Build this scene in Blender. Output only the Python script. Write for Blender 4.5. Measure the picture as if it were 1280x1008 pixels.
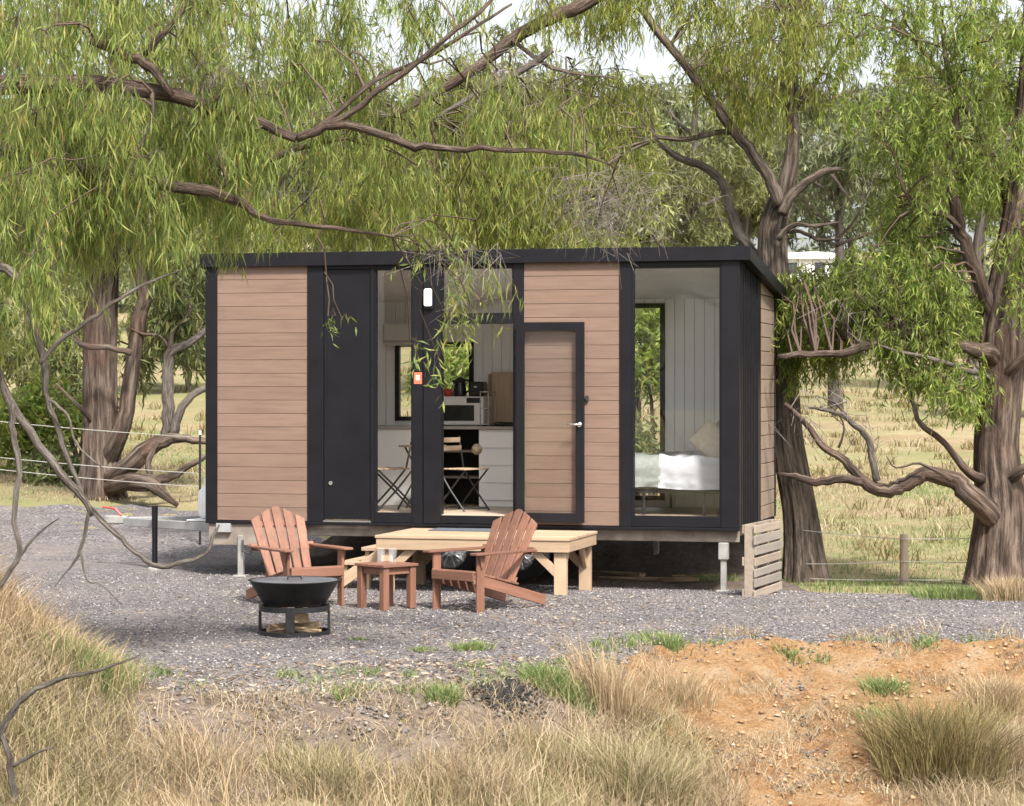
import bpy, bmesh, math, random
import numpy as np
from mathutils import Vector, Matrix, Quaternion

for o in list(bpy.data.objects): bpy.data.objects.remove(o)
scn = bpy.context.scene
col = scn.collection
R = math.radians
rnd = random.Random(7)
rng = np.random.default_rng(11)

# ------------------------------------------------------------------ camera, sky, sun, exposure
FPX, CX, HY, CAMZ = 3000.0, 640.0, 484.0, 2.1        # focal length in photo pixels, centre column, horizon row, eye height
cam_d = bpy.data.cameras.new('camera'); cam = bpy.data.objects.new('camera', cam_d); col.objects.link(cam)
cam_d.sensor_width = 36.0; cam_d.lens = FPX / 1280 * 36.0
cam_d.shift_y = -(504 - HY) / 1280.0
cam_d.clip_start = 0.1; cam_d.clip_end = 3000
cam.location = (0, 0, CAMZ); cam.rotation_euler = (R(90), 0, 0)
scn.camera = cam

SUN_EL, SUN_AZ = 50.0, 158.0                          # azimuth clockwise from +Y (the view direction)
wd = bpy.data.worlds.new('World'); scn.world = wd; wd.use_nodes = True
nt = wd.node_tree
bg = nt.nodes['Background']
sky = nt.nodes.new('ShaderNodeTexSky'); sky.sky_type = 'NISHITA'; sky.sun_disc = False
sky.sun_elevation = R(SUN_EL); sky.sun_rotation = R(SUN_AZ); sky.air_density = 1.0; sky.dust_density = 4.0; sky.ozone_density = 1.0
hs = nt.nodes.new('ShaderNodeHueSaturation'); hs.inputs['Saturation'].default_value = 0.28
nt.links.new(sky.outputs[0], hs.inputs['Color']); nt.links.new(hs.outputs[0], bg.inputs['Color'])
bg.inputs['Strength'].default_value = 0.105
sd = bpy.data.lights.new('sun', 'SUN'); sun = bpy.data.objects.new('sun', sd); col.objects.link(sun)
sd.energy = 3.0; sd.angle = R(7); sd.color = (1.0, 0.95, 0.87)
dv = Vector((math.sin(R(SUN_AZ)) * math.cos(R(SUN_EL)), math.cos(R(SUN_AZ)) * math.cos(R(SUN_EL)), math.sin(R(SUN_EL))))
sun.rotation_euler = dv.to_track_quat('Z', 'Y').to_euler(); sun.location = (6, -6, 14)
scn.view_settings.view_transform = 'Standard'; scn.view_settings.look = 'None'
scn.view_settings.gamma = 1; scn.view_settings.use_curve_mapping = False
scn.view_settings.exposure = 1.5

# ------------------------------------------------------------------ numbers and helpers
def W(px, py, d):
    """the point at distance d (metres along the view) on the ray through a photo pixel"""
    return Vector(((px - CX) * d / FPX, d, CAMZ - (py - HY) * d / FPX))

_perm = rng.integers(0, 2**31, 4096)
def _hash(i, j):
    return (_perm[(_perm[i & 4095] + j) & 4095] % 10007) / 10007.0
def vnoise(x, y):
    x = np.asarray(x, float); y = np.asarray(y, float)
    i = np.floor(x).astype(int); j = np.floor(y).astype(int)
    u = x - i; v = y - j; u = u * u * (3 - 2 * u); v = v * v * (3 - 2 * v)
    return (_hash(i, j) * (1 - u) + _hash(i + 1, j) * u) * (1 - v) + (_hash(i, j + 1) * (1 - u) + _hash(i + 1, j + 1) * u) * v
def fbm(x, y, o=3):
    s = 0; a = 0.5; t = 0
    for k in range(o):
        s = s + a * vnoise(x * 2**k + 17.3 * k, y * 2**k - 9.1 * k); t += a; a *= 0.5
    return s / t - 0.5
def sstep(a, b, x):
    t = np.clip((np.asarray(x, float) - a) / (b - a), 0, 1); return t * t * (3 - 2 * t)

EDGE_X = [-30, -8, -3, -1.5, 0, 0.6, 1.2, 2.5, 4.5, 10, 30]
EDGE_Y = [15.4, 15.4, 15.6, 16.0, 16.7, 17.7, 18.9, 19.4, 19.4, 19.2, 19]
PLY = [19, 29, 31, 33, 36, 45, 60, 100, 160, 300, 700]; PLZ = [0, 0, .06, .2, .45, .9, 1.8, 4.6, 9.5, 22, 40]
PRY = [19, 24, 26, 28, 32, 40, 60, 80, 100, 150, 300, 700]; PRZ = [0, 0, -.1, -.17, -.15, .0, .6, 1.5, 2.8, 7.0, 19, 40]
def edge_y(x): return np.interp(x, EDGE_X, EDGE_Y)
def H(x, y):
    x = np.asarray(x, float); y = np.asarray(y, float)
    t = np.maximum(edge_y(x) - y, 0)
    z = -1.1 * (1 - np.exp(-(np.sqrt(t * t + 0.04) - 0.2) * 0.38))
    z = z + 1.5 * sstep(13, 0, y) + 0.5 * sstep(0, -40, y)
    w = sstep(-2.5, 2.5, x)
    z = z + np.interp(y, PLY, PLZ) * (1 - w) + np.interp(y, PRY, PRZ) * w
    z = z + 1.15 * np.exp(-((x + 4.25) / 1.15)**2 - ((y - 15.7) / 1.7)**2)
    z = z - 0.13 * np.exp(-((x - (2.18 + 0.18 * (y - 18.0) + 0.12 * np.sin(y * 2.3))) / 0.14)**2) * sstep(19.4, 18.4, y)
    wild = np.maximum(sstep(0.0, 0.8, t), sstep(26, 31, y))
    z = z + wild * (0.10 * fbm(x * 1.1, y * 1.1) + 0.05 * fbm(x * 4, y * 4, 2)) + 0.015 * fbm(x * 2.2, y * 2.2)
    z = z + sstep(50, 120, y) * 3.0 * fbm(x * .03 + 5, y * .03)
    return z
def Hz(x, y): return float(H(x, y))
def ground(px, py, d0=8.0, d1=500.0):
    """first point of the terrain under a photo pixel"""
    d = d0; step = 0.15
    while d < d1:
        p = W(px, py, d)
        if p.z <= Hz(p.x, p.y): return p
        d += step * max(1, d / 40)
    return W(px, py, d1)

# ------------------------------------------------------------------ materials
MATS = {}
def _mat(name):
    m = bpy.data.materials.new(name); m.use_nodes = True; MATS[name] = m
    return m, m.node_tree, m.node_tree.nodes['Principled BSDF']
def N(t, typ, **kw):
    n = t.nodes.new(typ)
    for k, v in kw.items(): setattr(n, k, v)
    return n
def ramp(t, fac, stops):
    r = N(t, 'ShaderNodeValToRGB'); t.links.new(fac, r.inputs[0]); e = r.color_ramp.elements
    while len(e) < len(stops): e.new(0.5)
    for el, (p, c) in zip(e, stops): el.position = p; el.color = (*c, 1)
    return r.outputs[0]
def noise(t, scale, detail=4, rough=0.55, vec=None, stretch=None, kind='Object'):
    n = N(t, 'ShaderNodeTexNoise'); n.inputs['Scale'].default_value = scale; n.inputs['Detail'].default_value = detail; n.inputs['Roughness'].default_value = rough
    if vec is None:
        tc = N(t, 'ShaderNodeTexCoord'); vec = tc.outputs[kind]
    if stretch:
        mp = N(t, 'ShaderNodeMapping'); mp.inputs['Scale'].default_value = stretch; t.links.new(vec, mp.inputs[0]); vec = mp.outputs[0]
    t.links.new(vec, n.inputs['Vector'])
    return n.outputs[0]
def mixc(t, fac, a, b, mode='MIX'):
    m = N(t, 'ShaderNodeMix', data_type='RGBA', blend_type=mode)
    for s, v in ((0, fac), (6, a), (7, b)):
        if hasattr(v, 'is_output') or hasattr(v, 'links'): t.links.new(v, m.inputs[s])
        else: m.inputs[s].default_value = v if s == 0 else (*v, 1)
    return m.outputs[2]
def bump(t, p, h, strength, dist=0.01):
    b = N(t, 'ShaderNodeBump'); b.inputs['Strength'].default_value = strength; b.inputs['Distance'].default_value = dist
    t.links.new(h, b.inputs['Height']); t.links.new(b.outputs[0], p.inputs['Normal'])
def plain(name, c, rough=0.6, metal=0.0, var=0.12, scale=9, bmp=0.0, spec=0.5):
    m, t, p = _mat(name)
    n = noise(t, scale, 5)
    lo = tuple(x * (1 - var) for x in c); hi = tuple(min(1, x * (1 + var)) for x in c)
    t.links.new(ramp(t, n, [(0.3, lo), (0.7, hi)]), p.inputs['Base Color'])
    p.inputs['Roughness'].default_value = rough; p.inputs['Metallic'].default_value = metal; p.inputs['Specular IOR Level'].default_value = spec
    if bmp: bump(t, p, noise(t, scale * 6, 4), bmp)
    return m
def wood(name, c, axis=0, rough=0.6, var=0.3, tone=0.18, knots=True, grain=30):
    m, t, p = _mat(name)
    oi = N(t, 'ShaderNodeObjectInfo'); tc = N(t, 'ShaderNodeTexCoord')
    ad = N(t, 'ShaderNodeVectorMath', operation='ADD'); sc = N(t, 'ShaderNodeVectorMath', operation='SCALE'); sc.inputs[3].default_value = 40
    cb = N(t, 'ShaderNodeCombineXYZ')
    for k in range(3): t.links.new(oi.outputs['Random'], cb.inputs[k])
    t.links.new(cb.outputs[0], sc.inputs[0]); t.links.new(tc.outputs['Object'], ad.inputs[0]); t.links.new(sc.outputs[0], ad.inputs[1])
    st = [1.0, 1.0, 1.0]; st[axis] = 0.06
    n = noise(t, grain, 5, 0.6, ad.outputs[0], st)
    n2 = noise(t, 3.0, 3, 0.5, ad.outputs[0], (0.5, 1, 1))
    lo = tuple(x * (1 - var) for x in c); hi = tuple(min(1, x * (1 + var * .7)) for x in c)
    cc = ramp(t, n, [(0.25, lo), (0.5, c), (0.75, hi)])
    cc = mixc(t, 0.35, cc, ramp(t, n2, [(0.3, lo), (0.7, hi)]))
    hv = N(t, 'ShaderNodeHueSaturation'); mr = N(t, 'ShaderNodeMapRange'); mr.inputs[3].default_value = 1 - tone; mr.inputs[4].default_value = 1 + tone
    t.links.new(oi.outputs['Random'], mr.inputs[0]); t.links.new(mr.outputs[0], hv.inputs['Value']); t.links.new(cc, hv.inputs['Color'])
    t.links.new(hv.outputs[0], p.inputs['Base Color']); p.inputs['Roughness'].default_value = rough
    p.inputs['Specular IOR Level'].default_value = 0.35
    bump(t, p, n, 0.25, 0.004)
    return m
def glass(name, fac=0.9, tint=(0.985, 0.99, 0.988)):
    m = bpy.data.materials.new(name); m.use_nodes = True; t = m.node_tree; t.nodes.clear(); MATS[name] = m
    out = N(t, 'ShaderNodeOutputMaterial'); mx = N(t, 'ShaderNodeMixShader'); tr = N(t, 'ShaderNodeBsdfTransparent'); gl = N(t, 'ShaderNodeBsdfGlossy')
    lw = N(t, 'ShaderNodeLayerWeight'); lw.inputs[0].default_value = 0.5; pw = N(t, 'ShaderNodeMath', operation='POWER'); pw.inputs[1].default_value = 5
    fr = N(t, 'ShaderNodeMath', operation='MULTIPLY_ADD'); fr.inputs[1].default_value = 0.96; fr.inputs[2].default_value = 0.04
    t.links.new(lw.outputs['Facing'], pw.inputs[0]); t.links.new(pw.outputs[0], fr.inputs[0])
    tr.inputs[0].default_value = (*tint, 1); gl.inputs['Roughness'].default_value = 0.01
    ml = N(t, 'ShaderNodeMath', operation='MULTIPLY'); ml.inputs[1].default_value = fac
    t.links.new(fr.outputs[0], ml.inputs[0]); t.links.new(ml.outputs[0], mx.inputs[0]); t.links.new(tr.outputs[0], mx.inputs[1]); t.links.new(gl.outputs[0], mx.inputs[2]); t.links.new(mx.outputs[0], out.inputs[0])
    return m
def leafmat(name, stops, trans=0.4, clump=0.45, cscale=0.9, rough=0.5):
    m, t, p = _mat(name)
    g = N(t, 'ShaderNodeNewGeometry')
    c = ramp(t, g.outputs['Random Per Island'], stops)
    n = noise(t, cscale, 2)
    avg = tuple(sum(s[1][k] for s in stops[:-1]) / (len(stops) - 1) for k in range(3))
    c = mixc(t, ramp(t, n, [(0.35, (0, 0, 0)), (0.65, (clump,) * 3)]), c, tuple(a * 0.62 for a in avg))
    t.links.new(c, p.inputs['Base Color']); p.inputs['Roughness'].default_value = rough; p.inputs['Specular IOR Level'].default_value = 0.35
    tl = N(t, 'ShaderNodeBsdfTranslucent'); t.links.new(c, tl.inputs[0]); mx = N(t, 'ShaderNodeMixShader'); mx.inputs[0].default_value = trans
    out = t.nodes['Material Output']
    t.links.new(p.outputs[0], mx.inputs[1]); t.links.new(tl.outputs[0], mx.inputs[2]); t.links.new(mx.outputs[0], out.inputs[0])
    return m
def bark(name, dark, mid, light, scale=6, red=None):
    m, t, p = _mat(name)
    at = N(t, 'ShaderNodeAttribute'); at.attribute_name = 'bark_co'
    n = noise(t, scale * 3.2, 7, 0.7, at.outputs['Vector'], (1, 1, 0.11)); n2 = noise(t, 2.2, 4)
    c = ramp(t, n, [(0.38, dark), (0.5, mid), (0.62, light)])
    c = mixc(t, ramp(t, n2, [(0.48, (0, 0, 0)), (0.66, (0.4,) * 3)]), c, red or light)
    t.links.new(c, p.inputs['Base Color']); p.inputs['Roughness'].default_value = 0.9; p.inputs['Specular IOR Level'].default_value = 0.15
    bump(t, p, n, 1.0, 0.06)
    return m

M_black = plain('black_powdercoat', (0.0045, 0.0042, 0.0065), 0.5, 0, 0.4, 4, 0.02, 0.28)
M_blackp = plain('black_panel', (0.0043, 0.0041, 0.006), 0.5, 0, 0.4, 3, 0.02, 0.28)
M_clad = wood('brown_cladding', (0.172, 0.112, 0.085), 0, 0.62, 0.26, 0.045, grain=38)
M_joint = plain('cladding_backing', (0.098, 0.064, 0.049), 0.8)
M_cladend_lit = wood('brown_cladding_end_lit', (0.235, 0.175, 0.138), 1, 0.62, 0.17, 0.07, grain=38)  # front cladding again, with the end wall's stronger light put into the colour
M_white = plain('white_lining', (0.84, 0.83, 0.82), 0.6, 0, 0.03, 3)
M_ceil = plain('pale_ceiling', (0.78, 0.76, 0.74), 0.7, 0, 0.04, 3)
M_floor = wood('laminate_floor', (0.42, 0.33, 0.25), 0, 0.4, 0.2, 0.08)
M_glass = glass('window_glass', 1.2)
M_steel = plain('galvanised_steel', (0.36, 0.35, 0.33), 0.5, 0.5, 0.25, 7, 0.03)
M_galv = plain('dull_galvanised', (0.28, 0.275, 0.275), 0.5, 0.2, 0.2, 6, 0.03)
M_chassis = plain('dusty_chassis', (0.21, 0.175, 0.145), 0.8, 0.1, 0.35, 6, 0.05)
M_darksteel = plain('dark_steel', (0.03, 0.03, 0.032), 0.55, 0.3, 0.3, 9, 0.04)
M_chrome = plain('brushed_handle', (0.62, 0.61, 0.58), 0.25, 0.95, 0.05)
M_rubber = plain('tyre_rubber', (0.016, 0.016, 0.017), 0.85, 0, 0.3, 14, 0.1)
M_rim = plain('silver_rim', (0.52, 0.53, 0.55), 0.35, 0.6, 0.12)
M_pine = [wood('new_pine_' + 'xyz'[k], (0.365, 0.262, 0.175), k, 0.6, 0.26, 0.12) for k in range(3)]
M_red = [wood('red_stained_timber_' + 'xyz'[k], (0.192, 0.092, 0.061), k, 0.6, 0.42, 0.25) for k in range(3)]
M_pal = wood('pallet_timber', (0.235, 0.19, 0.15), 0, 0.85, 0.35, 0.2)
M_palgrey = wood('weathered_pallet_timber', (0.235, 0.205, 0.175), 0, 0.85, 0.25, 0.18)
M_iron = plain('black_fire_iron', (0.014, 0.014, 0.015), 0.48, 0.2, 0.4, 8, 0.06)
M_plate = plain('grey_hot_plate', (0.20, 0.20, 0.215), 0.5, 0.4, 0.3, 6, 0.03)
M_log = bark('firewood_bark', (0.12, 0.08, 0.05), (0.27, 0.19, 0.12), (0.42, 0.32, 0.22), 8)
M_cut = plain('cut_timber', (0.36, 0.26, 0.15), 0.8, 0, 0.35, 25)
M_linen = plain('white_linen', (0.40, 0.40, 0.43), 0.9, 0, 0.03, 6, 0.1)
M_throw = plain('sage_throw', (0.25, 0.27, 0.25), 0.95, 0, 0.1, 30, 0.2)
M_pillow = plain('beige_pillow', (0.42, 0.365, 0.31), 0.95, 0, 0.1, 25, 0.2)
M_appl = plain('white_appliance', (0.62, 0.60, 0.58), 0.4, 0, 0.04)
M_blackgl = plain('black_gloss', (0.012, 0.012, 0.013), 0.15, 0, 0.1)
M_redp = plain('red_plastic', (0.45, 0.05, 0.03), 0.4)
M_sign = plain('red_sign', (0.62, 0.13, 0.07), 0.5)
M_signw = plain('sign_white', (0.8, 0.78, 0.75), 0.5)
M_bench = plain('benchtop', (0.36, 0.33, 0.30), 0.5, 0, 0.15, 30)
M_board = wood('chopping_board', (0.45, 0.34, 0.23), 2, 0.6)
M_seat = wood('bistro_slat', (0.34, 0.25, 0.17), 0, 0.6)
M_gold = plain('straw_hat', (0.36, 0.29, 0.18), 0.9, 0, 0.2, 40, 0.3)
M_gas = plain('gas_bottle_white', (0.72, 0.72, 0.72), 0.4, 0, 0.06)
M_mat = plain('blue_grey_mat', (0.07, 0.08, 0.10), 0.95, 0, 0.25, 60, 0.3)
M_post = wood('grey_post_timber', (0.30, 0.24, 0.18), 2, 0.9, 0.3)
M_wire = plain('fence_wire', (0.46, 0.44, 0.41), 0.5, 0.5)
M_shed = plain('white_shed', (0.78, 0.78, 0.78), 0.6)
M_win = plain('far_window', (0.05, 0.06, 0.07), 0.2)
M_drink = glass('drinking_glass', 0.9, (0.97, 0.98, 0.98))
def tumbler():
    m, t, p = _mat('tumbler_glass'); tr = N(t, 'ShaderNodeBsdfTransparent'); mx = N(t, 'ShaderNodeMixShader'); mx.inputs[0].default_value = 0.065
    p.inputs['Base Color'].default_value = (0.8, 0.8, 0.82, 1); p.inputs['Roughness'].default_value = 0.05
    t.links.new(tr.outputs[0], mx.inputs[1]); t.links.new(p.outputs[0], mx.inputs[2]); t.links.new(mx.outputs[0], t.nodes['Material Output'].inputs[0]); return m
M_drink = tumbler()
m_l, t_l, p_l = _mat('wall_lamp_diffuser'); p_l.inputs['Base Color'].default_value = (0.85, 0.85, 0.83, 1); p_l.inputs['Emission Color'].default_value = (1, 0.97, 0.92, 1); p_l.inputs['Emission Strength'].default_value = 0.55
M_lamp = m_l
M_barkF = bark('foreground_bark', (0.032, 0.023, 0.019), (0.09, 0.066, 0.052), (0.18, 0.14, 0.112), 12, (0.12, 0.072, 0.052))
M_barkG = bark('grey_dead_bark', (0.05, 0.041, 0.035), (0.125, 0.105, 0.09), (0.22, 0.195, 0.172), 14)
M_barkL = bark('brown_gum_bark', (0.032, 0.023, 0.019), (0.09, 0.068, 0.055), (0.185, 0.148, 0.12), 5, (0.14, 0.075, 0.048))
M_barkR = bark('stringy_gum_bark', (0.026, 0.019, 0.016), (0.085, 0.061, 0.049), (0.19, 0.146, 0.116), 6, (0.12, 0.068, 0.048))
M_barkS = bark('striated_gum_bark', (0.034, 0.027, 0.022), (0.105, 0.083, 0.067), (0.215, 0.178, 0.146), 7, (0.15, 0.105, 0.078))
M_barkB = bark('far_gum_bark', (0.045, 0.036, 0.032), (0.10, 0.084, 0.075), (0.19, 0.165, 0.15), 2)
M_leafF = leafmat('willow_gum_leaves', [(0.0, (0.08, 0.145, 0.030)), (0.35, (0.20, 0.28, 0.06)), (0.7, (0.33, 0.385, 0.095)), (0.95, (0.47, 0.46, 0.15)), (1.0, (0.44, 0.25, 0.10))], 0.55, 0.55, 2.6)
M_leafM = leafmat('yellow_gum_leaves', [(0.0, (0.09, 0.14, 0.022)), (0.4, (0.22, 0.275, 0.045)), (0.75, (0.36, 0.385, 0.08)), (0.97, (0.47, 0.43, 0.12)), (1.0, (0.38, 0.24, 0.11))], 0.55, 0.5, 2.0)
M_leafR = leafmat('green_gum_leaves', [(0.0, (0.08, 0.145, 0.025)), (0.4, (0.20, 0.29, 0.053)), (0.8, (0.34, 0.405, 0.088)), (0.97, (0.45, 0.46, 0.12)), (1.0, (0.36, 0.25, 0.10))], 0.55, 0.5, 2.0)
M_leafL = leafmat('olive_gum_leaves', [(0.0, (0.06, 0.095, 0.03)), (0.5, (0.13, 0.16, 0.05)), (0.9, (0.22, 0.24, 0.085)), (1.0, (0.27, 0.22, 0.10))], 0.35, 0.5, 0.7)
M_leafB = [leafmat('far_leaves_' + n, s, 0.45, 0.5, 0.6) for n, s in (
    ('grey', [(0.0, (0.12, 0.145, 0.075)), (0.5, (0.205, 0.23, 0.12)), (1.0, (0.31, 0.33, 0.19))]),
    ('olive', [(0.0, (0.125, 0.14, 0.055)), (0.5, (0.21, 0.23, 0.085)), (1.0, (0.32, 0.325, 0.135))]),
    ('lime', [(0.0, (0.15, 0.18, 0.045)), (0.5, (0.25, 0.28, 0.07)), (1.0, (0.36, 0.38, 0.12))]))]
M_twig = plain('bare_twigs', (0.20, 0.165, 0.15), 0.9, 0, 0.3, 20)
M_drygrass = leafmat('dry_grass', [(0.0, (0.19, 0.13, 0.075)), (0.3, (0.37, 0.275, 0.17)), (0.7, (0.50, 0.40, 0.265)), (0.93, (0.59, 0.50, 0.36)), (1.0, (0.17, 0.19, 0.07))], 0.4, 0.42, 2.4, 0.7)
M_mixgrass = leafmat('olive_dry_grass', [(0.0, (0.14, 0.135, 0.05)), (0.3, (0.25, 0.22, 0.095)), (0.6, (0.41, 0.335, 0.20)), (0.95, (0.52, 0.435, 0.29)), (1.0, (0.14, 0.18, 0.05))], 0.35, 0.42, 2.0, 0.7)
M_goldgrass = leafmat('golden_grass', [(0.0, (0.25, 0.17, 0.095)), (0.4, (0.44, 0.32, 0.19)), (0.8, (0.55, 0.435, 0.29)), (1.0, (0.26, 0.24, 0.10))], 0.35, 0.4, 2.0, 0.7)
M_greengrass = leafmat('green_grass', [(0.0, (0.085, 0.145, 0.035)), (0.5, (0.17, 0.235, 0.075)), (0.8, (0.27, 0.31, 0.12)), (1.0, (0.42, 0.36, 0.19))], 0.35, 0.35, 2.0, 0.6)
M_browngrass = leafmat('brown_tussock', [(0.0, (0.11, 0.075, 0.035)), (0.4, (0.21, 0.16, 0.065)), (0.8, (0.32, 0.26, 0.12)), (1.0, (0.17, 0.19, 0.06))], 0.3, 0.4, 2.0, 0.7)
M_stone = leafmat('gravel_stones', [(0.0, (0.06, 0.053, 0.055)), (0.45, (0.14, 0.127, 0.129)), (0.82, (0.225, 0.207, 0.205)), (0.93, (0.36, 0.335, 0.32)), (1.0, (0.55, 0.52, 0.49))], 0.0, 0.3, 1.2, 0.9)
M_rock = leafmat('bank_rocks', [(0.0, (0.085, 0.075, 0.072)), (0.5, (0.16, 0.142, 0.132)), (0.93, (0.245, 0.215, 0.19)), (1.0, (0.40, 0.365, 0.33))], 0.0, 0.3, 2.0, 0.9)
M_clod = leafmat('clay_clods', [(0.0, (0.20, 0.115, 0.06)), (0.45, (0.36, 0.215, 0.11)), (0.9, (0.42, 0.28, 0.165)), (1.0, (0.42, 0.37, 0.31))], 0.0, 0.3, 2.0, 0.9)
M_litter = leafmat('leaf_litter', [(0.0, (0.10, 0.07, 0.05)), (0.4, (0.21, 0.15, 0.105)), (0.8, (0.33, 0.265, 0.195)), (1.0, (0.43, 0.37, 0.30))], 0.1, 0.3, 2.0, 0.8)
M_char = plain('charcoal', (0.012, 0.012, 0.013), 0.9, 0, 0.4, 20, 0.4)

def ground_mat(name, stops, s1, s2, bm=0.5, bd=0.03, green=None):
    m, t, p = _mat(name)
    n1 = noise(t, s1, 6, 0.6); n2 = noise(t, s2, 8, 0.7)
    c1 = ramp(t, n1, stops); c2 = ramp(t, n2, stops)
    c = mixc(t, 0.5, c1, c2)
    if green: c = mixc(t, ramp(t, noise(t, 0.16, 8, 0.75), [(0.40, (0, 0, 0)), (0.60, (0.8,) * 3)]), c, green)
    if green: c = mixc(t, ramp(t, noise(t, 0.3, 6, 0.7, None, (0.6, 1.5, 1)), [(0.50, (0, 0, 0)), (0.66, (0.65,) * 3)]), c, (0.255, 0.165, 0.105))
    t.links.new(c, p.inputs['Base Color']); p.inputs['Roughness'].default_value = 0.95; p.inputs['Specular IOR Level'].default_value = 0.1
    bump(t, p, n2, bm, bd)
    return m
M_ground = ground_mat('paddock_grass', [(0.36, (0.15, 0.112, 0.066)), (0.5, (0.255, 0.198, 0.12)), (0.64, (0.35, 0.282, 0.183))], 0.35, 4, 0.9, 0.1, (0.185, 0.20, 0.085))
M_clay = ground_mat('orange_clay', [(0.36, (0.20, 0.10, 0.045)), (0.44, (0.37, 0.20, 0.088)), (0.54, (0.44, 0.285, 0.155)), (0.64, (0.48, 0.37, 0.25))], 3.2, 34, 1.0, 0.08)
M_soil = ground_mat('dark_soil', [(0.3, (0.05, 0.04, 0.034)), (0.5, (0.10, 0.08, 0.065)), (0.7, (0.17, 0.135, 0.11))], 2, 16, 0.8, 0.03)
M_banksoil = ground_mat('bank_soil', [(0.3, (0.10, 0.078, 0.064)), (0.48, (0.19, 0.15, 0.122)), (0.7, (0.31, 0.25, 0.20))], 3, 22, 1.0, 0.05)
def gravel_mat():
    m, t, p = _mat('grey_gravel')
    tc = N(t, 'ShaderNodeTexCoord')
    v = N(t, 'ShaderNodeTexVoronoi'); v.inputs['Scale'].default_value = 42; t.links.new(tc.outputs['Object'], v.inputs['Vector'])
    v2 = N(t, 'ShaderNodeTexVoronoi'); v2.inputs['Scale'].default_value = 90; t.links.new(tc.outputs['Object'], v2.inputs['Vector'])
    sp = N(t, 'ShaderNodeSeparateColor'); t.links.new(v.outputs['Color'], sp.inputs[0])
    c = ramp(t, sp.outputs[0], [(0.0, (0.062, 0.056, 0.058)), (0.5, (0.128, 0.116, 0.119)), (0.85, (0.19, 0.174, 0.174)), (1.0, (0.32, 0.29, 0.28))])
    n = noise(t, 0.8, 6, 0.65)
    c = mixc(t, ramp(t, n, [(0.45, (0, 0, 0)), (0.68, (0.7,) * 3)]), c, (0.225, 0.192, 0.172))
    c = mixc(t, ramp(t, noise(t, 0.5, 5, 0.6, None, (0.5, 1.6, 1)), [(0.50, (0, 0, 0)), (0.66, (0.6,) * 3)]), c, (0.10, 0.09, 0.09))
    t.links.new(c, p.inputs['Base Color']); p.inputs['Roughness'].default_value = 0.95; p.inputs['Specular IOR Level'].default_value = 0.15
    bump(t, p, v.outputs['Distance'], 0.9, 0.02)
    return m
M_gravel = gravel_mat()

# ------------------------------------------------------------------ object helpers
def tag(o, label=None, cat=None, group=None, kind=None):
    if label: o['label'] = label
    if cat: o['category'] = cat
    if group: o['group'] = group
    if kind: o['kind'] = kind
    return o
def link(o, parent=None):
    col.objects.link(o)
    if parent is not None:
        o.parent = parent
        if parent.type == 'MESH': o.matrix_parent_inverse = parent.matrix_basis.inverted()
    return o
def thing(name, label, cat, loc=(0, 0, 0), rz=0, group=None):
    o = bpy.data.objects.new(name, None); o.empty_display_size = 0.2; col.objects.link(o)
    o.location = loc; o.rotation_euler = (0, 0, rz)
    return tag(o, label, cat, group)
def bigmesh(name, V, F, mat, parent=None, smooth=False):
    V = np.asarray(V, np.float32); F = np.asarray(F, np.int32); k = F.shape[1]
    me = bpy.data.meshes.new(name)
    me.vertices.add(len(V)); me.vertices.foreach_set('co', V.ravel())
    me.loops.add(F.size); me.loops.foreach_set('vertex_index', F.ravel())
    me.polygons.add(len(F)); me.polygons.foreach_set('loop_start', np.arange(0, F.size, k, dtype=np.int32))
    me.polygons.foreach_set('loop_total', np.full(len(F), k, np.int32))
    if smooth: me.polygons.foreach_set('use_smooth', np.ones(len(F), bool))
    me.update(calc_edges=True); me.materials.append(mat)
    o = bpy.data.objects.new(name, me)
    return link(o, parent)
_boxes = {}
def boxmesh(sx, sy, sz, mat, bev):
    key = (round(sx, 4), round(sy, 4), round(sz, 4), mat.name, bev)
    if key not in _boxes:
        bm = bmesh.new(); bmesh.ops.create_cube(bm, size=1.0)
        bmesh.ops.scale(bm, vec=(sx, sy, sz), verts=bm.verts)
        if bev: bmesh.ops.bevel(bm, geom=list(bm.edges), offset=min(bev, 0.3 * min(sx, sy, sz)), segments=1, affect='EDGES')
        me = bpy.data.meshes.new('box'); bm.to_mesh(me); bm.free(); me.materials.append(mat); _boxes[key] = me
    return _boxes[key]
def box(name, mat, parent, x0, x1, y0, y1, z0, z1, bev=0.003):
    o = bpy.data.objects.new(name, boxmesh(x1 - x0, y1 - y0, z1 - z0, mat, bev))
    o.location = ((x0 + x1) / 2, (y0 + y1) / 2, (z0 + z1) / 2)
    return link(o, parent)
def bar(name, mat, parent, p0, p1, w, h, up=(0, 0, 1), bev=0.003, ext=0):
    """a plank from p0 to p1: length along its x, w across, h along up"""
    p0 = Vector(p0); p1 = Vector(p1); d = p1 - p0; L = d.length + ext
    x = d.normalized(); y = Vector(up).cross(x).normalized(); z = x.cross(y)
    o = bpy.data.objects.new(name, boxmesh(L, w, h, mat, bev))
    o.location = (p0 + p1) / 2; o.rotation_euler = Matrix((x, y, z)).transposed().to_euler()
    return link(o, parent)
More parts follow.
